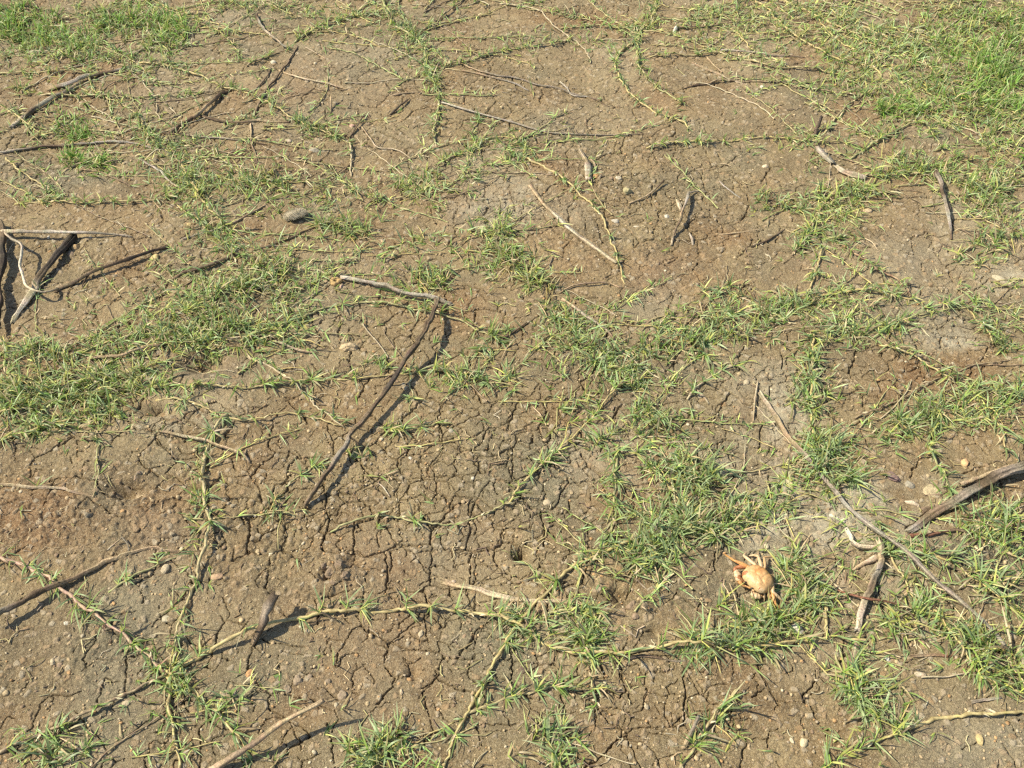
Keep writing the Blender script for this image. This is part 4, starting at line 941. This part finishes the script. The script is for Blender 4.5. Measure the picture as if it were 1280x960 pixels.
def stone(label, px_, py_, w, h, t, col, cat='stone', name='stone', rough=.25, sink=.35, rot=None, group='loose stones on the mud'):
    """w, h: size in photo pixels across and along; t: height / width"""
    rs = np.random.RandomState(int(px_ * 7 + py_))
    s = px_scale(px_, py_); V = rock_shape(rs, rough)
    w, h = w * .9, h * .9; sink += .12; rough += .12
    a, b = w * s / 2, h * s / 2 * 1.25; c = max(a, b) * t
    V = V * np.array([a, b, c]); r = rs.uniform(-.5, .5) if rot is None else rot
    cr, sr = math.cos(r), math.sin(r)
    V = np.stack([V[:, 0] * cr - V[:, 1] * sr, V[:, 0] * sr + V[:, 1] * cr, V[:, 2]], 1)
    p = P(px_, py_); p.z += c * (1 - 2 * sink) * .5
    mb = MB(); mb.add([tuple(Vector(v) + p) for v in V], [tuple(f) for f in I3[1].tolist()], [jit(col, .08, .03) for _ in V])
    o = mb.build(name, M_STONE, None, p); tag(o, label, cat, group); return o
T_ = stone
tan, yel, ora, wht, gry, brn, dbr = (.42, .34, .22), (.52, .40, .18), (.46, .26, .12), (.54, .48, .37), (.31, .27, .20), (.28, .20, .13), (.14, .10, .07)
T_("bright white pebble below the long brown root at left", 83, 780, 9, 7, .7, wht)
T_("tan pebble, left one of the row of three at lower left", 66, 828, 9, 11, .6, tan, rot=.2)
T_("brownish pebble, middle one of the row of three at lower left", 75, 831, 9, 8, .5, brn)
T_("pale pebble, right one of the row of three at lower left", 85, 835, 9, 9, .6, tan)
T_("tan stone beside the green runner at lower left", 207, 712, 12, 13, .5, tan)
T_("wide ochre stone just above the thin green runner at lower left", 158, 721, 15, 12, .4, (.44, .32, .17))
T_("smooth orange-tan stone right of the upright runner's foot", 272, 721, 17, 11, .5, (.45, .30, .18))
T_("pale round stone left of the upright runner, below the tan one", 207, 774, 13, 11, .4, (.40, .35, .24))
T_("brown stone near the slanting yellow-brown runner, lower left", 312, 842, 10, 11, .5, ora)
T_("small pale stone below the brown rootlets, lower left", 158, 879, 11, 10, .6, tan)
T_("squarish yellow stone at the end of the dark twig", 194, 322, 14, 9, .6, yel, rough=.15)
T_("orange clod at the head of the charcoal driftwood", 95, 309, 13, 10, .7, (.46, .31, .15))
T_("smaller brown clod below the orange one by the driftwood", 89, 318, 8, 8, .6, brn)
T_("small white chip between grey stick and driftwood", 61, 297, 4, 6, .6, wht)
T_("grey flat pebble on bare mud, upper left", 393, 188, 15, 8, .45, gry)
T_("white triangular chip left of the grey pebble, upper left", 361, 176, 10, 6, .4, (.48, .38, .27))
T_("pinkish stone at the foot of the small slanting twig, upper left", 440, 158, 8, 7, .7, (.52, .33, .24))
T_("ochre stone at the edge of the upper left diagonal grass", 236, 281, 9, 6, .6, yel)
T_("pale chip by the brown twig of the upper left", 342, 78, 9, 7, .6, (.50, .45, .33))
T_("orange stone at the foot of the pale bark piece", 744, 220, 10, 8, .6, (.50, .29, .12))
T_("cream pebble on tan mud right of the bark piece", 773, 223, 9, 7, .7, (.52, .44, .31))
T_("smaller pebble touching the cream one on its left", 764, 223, 6, 6, .6, brn)
T_("knobbly yellowish clod with a dark side, upper middle", 784, 240, 13, 9, .8, (.40, .34, .18), rough=.5)
T_("grey-white stone beside the long green runner, upper middle", 769, 277, 12, 8, .6, (.48, .42, .32))
T_("flat white chip right of the grey-white stone", 796, 284, 9, 5, .35, (.50, .42, .30))
T_("white pebble left of the slanting stick", 833, 271, 8, 6, .6, wht)
T_("small pale pebble near the end of the pale forked stem", 953, 109, 7, 5, .6, wht)
T_("white upright chip in the upper bare mud right of middle", 844, 38, 6, 11, .8, (.62, .56, .46), rot=-.4)
T_("tan stone at the left edge of the right-hand grass", 957, 208, 10, 6, .5, (.58, .46, .30))
T_("orange stone on open mud above the big weathered branch", 1206, 579, 12, 12, .7, (.60, .36, .18), rough=.18)
T_("grey stone in front of the thin stem near the weathered branch", 1137, 606, 14, 10, .5, gry)
T_("purplish brown curled clod left of the grey stone", 1117, 597, 20, 13, .5, (.20, .13, .11), rough=.5)
T_("broad flat tan slab left of the weathered branch", 1166, 614, 28, 18, .25, (.42, .34, .20), sink=.55)
T_("white elongated chip beside the weathered branch's foot", 1139, 629, 20, 6, .4, (.56, .45, .32), rot=-.5)
T_("pale stone slab at the right edge inside the grass", 1249, 349, 26, 10, .3, (.45, .38, .25), sink=.55)
T_("yellow stone inside the upper right grass", 1180, 57, 10, 6, .6, (.48, .39, .20))
T_("tan stone below the whitish bark pieces", 1084, 264, 14, 8, .5, (.48, .36, .22))
T_("tan stone left of the whitish bark pieces", 1024, 231, 11, 7, .4, (.44, .35, .22))
T_("small orange stone in the grass near the upper right edge", 1116, 82, 7, 5, .5, (.55, .36, .18))
T_("cream oval pebble at the bottom right of middle", 1005, 928, 11, 14, .6, (.56, .46, .28), rough=.12)
T_("ochre oval pebble near the bottom right corner", 1225, 925, 11, 14, .6, (.50, .38, .18), rough=.12)
T_("small pale pebble left of the cream oval one", 990, 926, 6, 8, .6, (.50, .42, .28))
T_("pale chip among grass below the thick yellow runner's end", 1149, 843, 15, 7, .4, (.50, .41, .29), rot=-.5)
T_("round tan stone under the hanging clump, bottom right", 1085, 836, 10, 9, .5, (.46, .34, .20))
T_("tan pebble on the cracked mud near the bottom middle", 731, 928, 15, 9, .35, (.44, .32, .20))
T_("small pebble on cracked mud below the dark tucked twig", 808, 884, 8, 7, .8, tan)
T_("brown stone by the hole above the thick yellow runner", 794, 770, 11, 8, .7, brn)
T_("oval stone standing in the dry cracks below the yellow runner", 502, 865, 6, 9, .6, (.44, .34, .22))
T_("small pale stone on the cracked mud under the yellow runner", 526, 792, 8, 10, .5, tan)
T_("pale pebble in the grey central cracks, left", 591, 598, 5, 5, .6, (.55, .48, .36))
T_("white speck of stone on the central mud below the small runner", 513, 573, 5, 5, .6, wht)
T_("pale pebble low on the central cracked mud", 684, 629, 11, 9, .5, tan)
T_("grey stone beside the right tip of the small central runner", 565, 539, 9, 8, .6, gry)
T_("pink-tan pebble at the end of the pale half-buried root", 567, 728, 8, 6, .6, (.48, .36, .26))
T_("dark clod left of the green crosswise runner", 654, 837, 11, 11, .5, dbr, rough=.4)
T_("small brown stone on the crumbly left mud", 171, 595, 9, 12, .5, brn)
T_("tan pebble in the red hollow above the tall tuft", 933, 478, 9, 7, .6, tan)
T_("pale flat crust flake under the upper end of the long grey stick", 1042, 646, 14, 9, .25, (.55, .50, .40), name='crust_flake', cat='flake', rough=.3)

# white shell fragment, knobbly tan clod, ring shell, bark pieces, fuzzy lump
def shell_bit(label, px_, py_, w, h, col, rot, name='shell_fragment', cat='shell fragment'):
    s = px_scale(px_, py_); mb = MB(); V = []; F_ = []; n, m = 10, 7
    p = P(px_, py_)
    for lay in (0, 1):
        for i in range(n):
            for j in range(m):
                u, v = i / (n - 1) * 2 - 1, j / (m - 1) * 2 - 1
                ed = 1 - .22 * abs(math.sin(3.1 * u + 2 * v))
                x_ = u * w * s / 2 * ed * (1 - .35 * (v + 1) / 2); y_ = v * h * s / 2 * ed * 1.2
                z_ = .30 * w * s * (1 - u * u) * (1 - v * v) * .55 - .0008 + .0008 * math.sin(6 * u + 4 * v) + (0 if lay else -.0022)
                V.append((p.x + x_ * math.cos(rot) - y_ * math.sin(rot), p.y + x_ * math.sin(rot) + y_ * math.cos(rot), p.z + z_ + .001))
    o_ = n * m
    for i in range(n - 1):
        for j in range(m - 1):
            a = i * m + j; F_.append((a, a + m, a + m + 1, a + 1)); F_.append((a + o_, a + o_ + 1, a + o_ + m + 1, a + o_ + m))
    rim = [i * m for i in range(n)] + [(n - 1) * m + j for j in range(1, m)] + [i * m + m - 1 for i in range(n - 2, -1, -1)] + [j for j in range(m - 2, 0, -1)]
    for a, b in zip(rim, rim[1:] + rim[:1]): F_.append((a, b, b + o_, a + o_))
    mb.add(V, F_, [jit(col, .1, .03) for _ in V]); o = mb.build(name, M_STONE, None, p); tag(o, label, cat); return o
shell_bit("white broken shell just below the crab's right-hand grass", 996, 786, 20, 14, (.62, .57, .47), -.3)
shell_bit("thin white shell flake above the pale forked wood", 1055, 651, 12, 6, (.56, .52, .42), .4)
shell_bit("small white shell chip in the grass right of the big clod row, lower right", 1110, 823, 10, 8, (.60, .58, .52), .8)

def fix_normals(o):
    o.data.polygons.foreach_set('use_smooth', [False] * len(o.data.polygons))
    bm = bmesh.new(); bm.from_mesh(o.data); bmesh.ops.recalc_face_normals(bm, faces=bm.faces); bm.to_mesh(o.data); bm.free()
for _o in list(C.objects):
    if _o.name.startswith('shell_fragment'): fix_normals(_o)
def ring_shell():
    p = P(420, 354); mb = MB(); V = []; F_ = []; n, m = 22, 10; Rr, rr = .0068, .0044
    for i in range(n):
        a = 2 * math.pi * i / n
        for j in range(m):
            b = 2 * math.pi * j / m; k = 1 + .12 * math.sin(3 * a + 1) + .08 * math.sin(7 * a)
            V.append((p.x + (Rr + rr * math.cos(b) * k) * math.cos(a) * k, p.y + (Rr + rr * math.cos(b)) * math.sin(a) * k, p.z + .004 + rr * 1.2 * math.sin(b)))
    for i in range(n):
        for j in range(m): F_.append((i * m + j, ((i + 1) % n) * m + j, ((i + 1) % n) * m + (j + 1) % m, i * m + (j + 1) % m))
    mb.add(V, F_, [jit((.42, .28, .12), .2) for _ in V]); o = mb.build('seed_husk', M_STONE, None, p)
    tag(o, "yellow ring-shaped husk at the tip of the grey stick", 'seed husk')
    q = P(427, 358)
    stone("pink pebble touching the yellow ring-shaped husk", 427, 358, 6, 7, .7, (.50, .33, .25))
ring_shell()

def clods(label, parts, col, grp):
    for (px_, py_, w, t) in parts:
        stone(label, px_, py_, w, w * .85, t, col, 'clod', 'soil_clod', .55, .35, None, grp)
stone("knobbly tan clod on open mud between the grey stick and runner", 434, 435, 24, 13, .6, (.48, .36, .21), 'clod', 'soil_clod', .75, .35, .1, None)
clods("dark lumpy clod beside the pit above the thick yellow runner", [(414,715,18,.8),(424,706,14,.9),(404,707,11,.8),(430,720,12,.7),(416,728,10,.6)], (.25, .18, .115), 'clods beside the pit')
clods("brown clod next to the hole between the yellow runner crossing and the dense clump", [(790,758,14,.7),(803,752,10,.7),(780,764,9,.6)], (.28, .20, .125), 'clods next to the hole')
clods("crumbled clod on the rough reddish mud above the long brown root", [(182,655,14,.7),(170,662,10,.6),(196,660,11,.6),(60,655,12,.6),(43,676,11,.6),(110,640,9,.6),(130,662,8,.6),(82,672,9,.6),(20,640,9,.7),(215,640,8,.7)], (.27, .19, .11), 'clods on the rough mud')
clods("crumbled clod below the thick yellow runner, near the raised brown stick", [(372,850,14,.5),(360,862,12,.5),(387,846,9,.5),(428,868,14,.5),(410,852,8,.6)], (.29, .22, .145), 'clods near the raised stick')

def bark(label, pieces, group=None):
    ob = None
    for k, (pts, r, col, fl) in enumerate(pieces):
        mb = MB(); V = [P(a, b, c * .001) for a, b, c in pts]; sp = spline(V, .004); n = len(sp)
        rad = [r * .00082 * (.55 + .6 * math.sin(math.pi * (i + 1) / (n + 1))) * random.uniform(.85, 1.15) for i in range(n)]
        cols = [jit(lerp(WC[col[0]], WC[col[1]], random.random()), .15) for _ in range(n)]
        for q in sp: q.z = GZ(q.x, q.y) + r * .0004 + max(0, q.z - GZ(q.x, q.y))
        tube(mb, sp, rad, cols, 10, .35, True, .9, fl)
        if ob is None:
            ob = mb.build('bark_piece', M_WOOD, None, V[0]); tag(ob, label, 'bark', group)
        else: mb.build('splinter', M_WOOD, ob, ob.location)
bark("pale splintered bark piece standing out on tan mud, upper middle", [([(724,187,6),(729,196,8),(734,204,6)], 4.5, ('pale','tan'), .6), ([(734,203,2),(735,213,3),(735,226,0)], 8.5, ('white','brown'), .5), ([(738,199,4),(743,204,4),(745,213,0)], 2.4, ('pale','tan'), .6)])
bark("whitish bark piece, upper of the two at right, near the black stub", [([(1021,186,2),(1030,196,4),(1040,205,2)], 9, ('white','grey'), .55)], 'whitish bark pieces')
bark("whitish bark piece, lower of the two at right, running into grass", [([(1046,209,2),(1056,216,4),(1068,220,3),(1082,224,0)], 9, ('white','tan'), .55)], 'whitish bark pieces')
bark("pale peeled flake left of the small stick on tan mud", [([(846,250,2),(849,257,3),(851,264,0)], 4, ('pale','tan'), .5)])
bark("pale standing flake right of the small stick on tan mud", [([(862,293,3),(865,299,3),(866,307,0)], 3.4, ('white','pale'), .5)])
bark("pale chips under the thick yellow runner's right end", [([(1070,805,1),(1068,820,2),(1064,832,0)], 6, ('pale','tan'), .5)])

def fuzzy():
    p = P(370, 273); s = px_scale(370, 273); mb = MB(); rs = np.random.RandomState(3)
    V = rock_shape(rs, .22) * np.array([15 * s, 7 * s * 1.3, .008]); a = .45
    V = np.stack([V[:, 0] * math.cos(a) - V[:, 1] * math.sin(a), V[:, 0] * math.sin(a) + V[:, 1] * math.cos(a), V[:, 2]], 1)
    p.z += .010
    mb.add([tuple(Vector(v) + p) for v in V], [tuple(f) for f in I3[1].tolist()], [jit((.42, .36, .25), .10, .03) for _ in V])
    nV = len(V)
    for _ in range(2600):
        v = V[rs.randint(nV)]; b = Vector(v) + p; d = Vector(v).normalized() + Vector(rs.randn(3)) * .5; d.normalize()
        sd = d.cross(Vector((.3, .2, .9))).normalized() * .0005; e = b + d * rs.uniform(.001, .0045)
        c = jit((.48, .41, .28), .3); mb.add([tuple(b - sd), tuple(b + sd), tuple(e)], [(0, 1, 2)], c)
    o = mb.build('fluffy_seed_head', M_FLUFF, None, p); tag(o, "fuzzy grey oval lump leaning on a green tuft", 'seed head')
fuzzy()

# ------------------------------------------------------------------ gravel (uncountable)
def gravel():
    rs = np.random.RandomState(77); shapes = [rock_shape(rs, .3, I2) for _ in range(12)]
    nV, nF = len(I2[0]), len(I2[1]); n = 10500
    PV, PF, PC = [], [], []; k = 0
    while k < n:
        qx, qy = rs.uniform(-140, 1420), rs.uniform(-60, 1030)
        d = vn(qx, qy, 70.0, 161) * .6 + vn(qx, qy, 24.0, 162) * .4
        if d + rs.uniform(-.7, .7) < -.22: continue
        x_, y_ = ground_xy(qx, qy)
        r = .0011 + .0016 * rs.rand() ** 2 + (.0020 * rs.rand() if rs.rand() < .12 else 0)
        V = shapes[rs.randint(12)] * (r * rs.uniform(.7, 1.3, 3) * np.array([1, 1, .7])); a = rs.rand() * 6.28
        V = np.stack([V[:, 0] * math.cos(a) - V[:, 1] * math.sin(a), V[:, 0] * math.sin(a) + V[:, 1] * math.cos(a), V[:, 2]], 1)
        PV.append(V + np.array([x_, y_, GZ(x_, y_) + r * .25])); PF.append(I2[1] + k * nV)
        c = (np.array([(.46, .35, .20), (.38, .28, .16), (.34, .27, .18), (.46, .28, .13), (.26, .18, .11), (.54, .45, .30)])[rs.choice(6, p=[.3, .25, .15, .1, .13, .07])]) * rs.uniform(.8, 1.15)
        PC.append(np.tile(np.append(c, 1), (nV, 1))); k += 1
    me = fast_mesh("gravel", np.concatenate(PV), np.concatenate(PF)); smooth(me); set_col(me, "col", np.concatenate(PC)); me.materials.append(M_STONE)
    o = bpy.data.objects.new("gravel", me); C.objects.link(o); tag(o, "fine grit and tiny stones strewn over the mud", "gravel", None, "stuff")
gravel()
# ------------------------------------------------------------------ the dead crab
def crab():
    c0 = P(947.5, 724); base = c0.copy(); base.z = float(coarse(c0.x, c0.y))
    def Q(zx, zy, up): return P(880 + zx / 8, 660 + zy / 8, up * .001)
    mb = MB(); col_regions = []
    fdir = math.radians(218); fx, fy = math.cos(fdir), math.sin(fdir); lx, ly = -fy, fx          # front, left
    ctr = base + Vector((0, 0, .017))
    cen = P(947.5, 723.5, .017)
    # carapace: broad, domed, squared towards the front, rim rolled under
    n, m = 96, 48; V = []; F_ = []
    W2, L2, H2 = .0225, .0185, .0125
    for j in range(m + 1):
        b = -math.pi / 2 + math.pi * j / m
        for i in range(n):
            a = 2 * math.pi * i / n
            ca, sa = math.cos(a), math.sin(a)
            e = .74
            X_ = (abs(ca) ** e) * (1 if ca > 0 else -1) * L2 * (1.0 if ca > 0 else 1.02); Y_ = (abs(sa) ** e) * (1 if sa > 0 else -1) * W2 * (1 + .10 * ca)
            cb = max(0, math.cos(b)) ** .75; sb = math.sin(b); Z_ = (sb if sb > 0 else sb * .6) * H2
            p = cen + Vector((fx, fy, 0)) * X_ * cb + Vector((lx, ly, 0)) * Y_ * cb + Vector((0, 0, Z_))
            gx, gy = X_ * cb / L2, Y_ * cb / W2          # shallow grooves and a raised rim
            if sb > 0:
                gr = math.exp(-((gx - .05 - .35 * abs(gy)) / .10) ** 2) * (1 if abs(gy) < .6 else .3) + math.exp(-((abs(gy) - .28) / .08) ** 2) * (1 if gx < .1 else .2)
                p.z -= .0011 * min(1, gr) * min(1, sb * 2) - .0004 * math.sin(gx * 9) * math.sin(gy * 11)
            V.append(tuple(p))
    for j in range(m):
        for i in range(n):
            F_.append((j * n + i, j * n + (i + 1) % n, (j + 1) * n + (i + 1) % n, (j + 1) * n + i))
    mb.add(V, F_, (1, 1, 1))
    parts = []
    def limb(pts, rads, colr, flat=1.0):
        vs = [Q(*p) if len(p) == 3 else p for p in pts]
        dense, rr = [], []
        for i in range(len(vs) - 1):
            k = max(2, int((vs[i + 1] - vs[i]).length / .0012))
            for q in range(k):
                t = q / k; dense.append(vs[i].lerp(vs[i + 1], t))
                bl = .80 + .42 * math.sin(math.pi * t) ** .6; rr.append((rads[i] + (rads[i + 1] - rads[i]) * t) * .001 * bl)
        dense.append(vs[-1]); rr.append(rads[-1] * .001)
        tube(mb, dense, rr, (1, 1, 1), 10, 0, True, 0, flat)
        parts.append((dense, colr))
    OR, PA, RD, WH = (.56, .28, .09), (.58, .36, .17), (.38, .15, .06), (.62, .44, .25)
    # walking legs, upper left side
    limb([(450, 400, 13), (430, 378, 15), (300, 325, 16), (205, 262, 3)], [2.4, 2.3, 1.9, .9], OR)
    limb([(530, 400, 13), (520, 376, 17), (398, 278, 15), (430, 240, 5)], [2.5, 2.5, 2.2, 1.0], WH)
    limb([(575, 410, 13), (575, 388, 16), (543, 285, 15), (505, 270, 8), (430, 283, 3)], [2.6, 2.7, 2.1, 1.7, .9], WH)
    limb([(600, 410, 12), (612, 380, 15), (600, 292, 12), (665, 290, 7), (722, 278, 2)], [2.1, 2.1, 1.6, 1.3, .7], PA)
    # walking legs, lower right side
    limb([(655, 560, 13), (682, 555, 15), (690, 640, 15), (772, 716, 8), (845, 745, 2)], [2.6, 2.6, 2.2, 1.8, .8], WH)
    limb([(650, 590, 13), (680, 640, 14), (714, 758, 11), (805, 852, 2)], [2.5, 2.3, 2.0, .9], OR)
    limb([(630, 610, 12), (645, 655, 13), (664, 742, 6), (670, 775, 2)], [2.3, 2.2, 1.7, .8], PA)
    limb([(600, 620, 12), (605, 660, 11), (602, 740, 2)], [1.7, 1.5, .7], WH)
    # claws: arm, wrist, swollen palm, two fingers
    limb([(470, 440, 12), (425, 385, 13), (320, 395, 12), (305, 430, 11)], [2.6, 2.8, 2.8, 2.6], RD)
    limb([(310, 425, 11), (330, 450, 11), (342, 495, 11), (352, 535, 10)], [3.0, 4.6, 5.2, 3.4], WH, .8)
    limb([(350, 530, 10), (385, 572, 8), (432, 596, 5)], [2.8, 2.1, .7], OR)
    limb([(352, 500, 12), (392, 530, 10), (425, 560, 6)], [2.4, 1.8, .6], RD)
    limb([(510, 590, 12), (498, 625, 11), (478, 645, 10)], [2.4, 2.4, 2.4], RD)
    limb([(478, 645, 10), (500, 672, 10), (535, 685, 10), (562, 680, 9)], [2.8, 4.2, 4.6, 3.0], WH, .8)
    limb([(560, 680, 9), (582, 690, 7), (600, 672, 4)], [2.3, 1.6, .6], PA)
    limb([(470, 600, 10), (440, 592, 9), (415, 575, 8)], [1.6, 1.5, 1.0], OR)
    # build one continuous skin
    me = bpy.data.meshes.new('crab'); me.from_pydata([tuple(Vector(v) - base) for v in mb.v], [], mb.f)
    tmp = bpy.data.objects.new('crab', me); C.objects.link(tmp)
    rm = tmp.modifiers.new('r', 'REMESH'); rm.mode = 'VOXEL'; rm.voxel_size = .00055
    sm_ = tmp.modifiers.new('s', 'SMOOTH'); sm_.iterations = 3; sm_.factor = .5
    dg = bpy.context.evaluated_depsgraph_get(); me2 = bpy.data.meshes.new_from_object(tmp.evaluated_get(dg))
    tmp.modifiers.clear(); tmp.data = me2; me2.name = 'crab'
    co = np.empty(len(me2.vertices) * 3); me2.vertices.foreach_get('co', co); co = co.reshape(-1, 3) + np.array(base)
    rel = co - np.array(cen); fxy = rel[:, 0] * fx + rel[:, 1] * fy; lxy = rel[:, 0] * lx + rel[:, 1] * ly
    d_c = np.sqrt((fxy / L2) ** 2 + (lxy / W2) ** 2 + (np.maximum(rel[:, 2], -.004) / H2) ** 2)
    best = np.full(len(co), 9.0); cc = np.tile(np.array(PA), (len(co), 1))
    for dense, colr in parts:
        D = np.array([tuple(p) for p in dense[::2]]); dd = np.sqrt(((co[:, None, :] - D[None]) ** 2).sum(2)).min(1)
        k = dd < best; best[k] = dd[k]; cc[k] = colr
    # carapace: cream towards the front left, tan orange behind with a deeper spot
    u = np.clip(.5 - fxy / (2.2 * L2) + .25 * vn(co[:, 0], co[:, 1], .012, 171), 0, 1)[:, None]
    car = np.array((.64, .44, .22)) * (1 - u) + np.array((.56, .28, .085)) * u
    spot = np.exp(-((co[:, 0] - P(946.5, 713.5, .028).x) ** 2 + (co[:, 1] - P(946.5, 713.5, .028).y) ** 2) / .0065 ** 2)[:, None]
    car = car * (1 - .8 * spot) + np.array((.66, .25, .07)) * .8 * spot
    isc = (d_c < 1.12) & (rel[:, 2] > -.005); cc[isc] = car[isc]
    cc = cc * (1 + .08 * vn(co[:, 0] + co[:, 2], co[:, 1], .0035, 173) + .12 * vn(co[:, 0] + co[:, 2], co[:, 1], .0014, 175))[:, None]
    mud = np.clip((.010 - (co[:, 2] - base.z)) / .010 + .6 * vn(co[:, 0], co[:, 1], .006, 177), 0, 1)[:, None] * .55
    cc = cc * (1 - mud) + np.array((.28, .20, .11)) * mud
    # shallow grooves of the shell
    set_col(me2, 'col', np.concatenate([cc, np.ones((len(cc), 1))], 1)); smooth(me2)
    me2.materials.clear(); me2.materials.append(M_CRAB)
    tmp.location = base
    tag(tmp, "pale orange dead crab lying in the grass with its legs spread", "crab")
    for s in (-1, 1):
        p = cen + Vector((fx, fy, 0)) * (L2 * .97) + Vector((lx, ly, 0)) * (s * .0065) + Vector((0, 0, .0015))
        q = MB(); tube(q, [p - Vector((fx, fy, 0)) * .004, p, p + Vector((fx, fy, .5)) * .0022, p + Vector((fx, fy, .6)) * .0036], [.0011, .0011, .0015, .0009], [(.6, .4, .2)] * 2 + [(.03, .02, .02)] * 2, 8)
        q.build('eye', M_CRAB, tmp, base)
crab()

# ------------------------------------------------------------------ daylight
EL, AZ = R(49), R(-4)
w = bpy.data.worlds.new("World"); scn.world = w; w.use_nodes = True
wt = w.node_tree; bg = wt.nodes['Background']
sky = wt.nodes.new('ShaderNodeTexSky'); sky.sky_type = 'NISHITA'; sky.sun_disc = False
sky.sun_elevation = EL; sky.sun_rotation = R(270)
wt.links.new(sky.outputs[0], bg.inputs[0]); bg.inputs[1].default_value = .12
sl = bpy.data.lights.new("sun", 'SUN'); sl.energy = 5.0; sl.angle = R(.53); sl.color = (1.0, .92, .73)
so = bpy.data.objects.new("sun", sl); C.objects.link(so)
so.rotation_euler = Vector((math.cos(EL) * math.cos(AZ), math.cos(EL) * math.sin(AZ), -math.sin(EL))).to_track_quat('-Z', 'Y').to_euler()
so.location = (-3, 1.5, 3)
scn.view_settings.view_transform = 'Standard'; scn.view_settings.look = 'None'
scn.view_settings.gamma = 1; scn.view_settings.exposure = 0.55
scn.cycles.max_bounces = 6; scn.cycles.diffuse_bounces = 3; scn.cycles.transmission_bounces = 3; scn.cycles.glossy_bounces = 2
scn.cycles.use_denoising = False; scn.cycles.pixel_filter_type = 'BLACKMAN_HARRIS'; scn.cycles.filter_width = 1.35
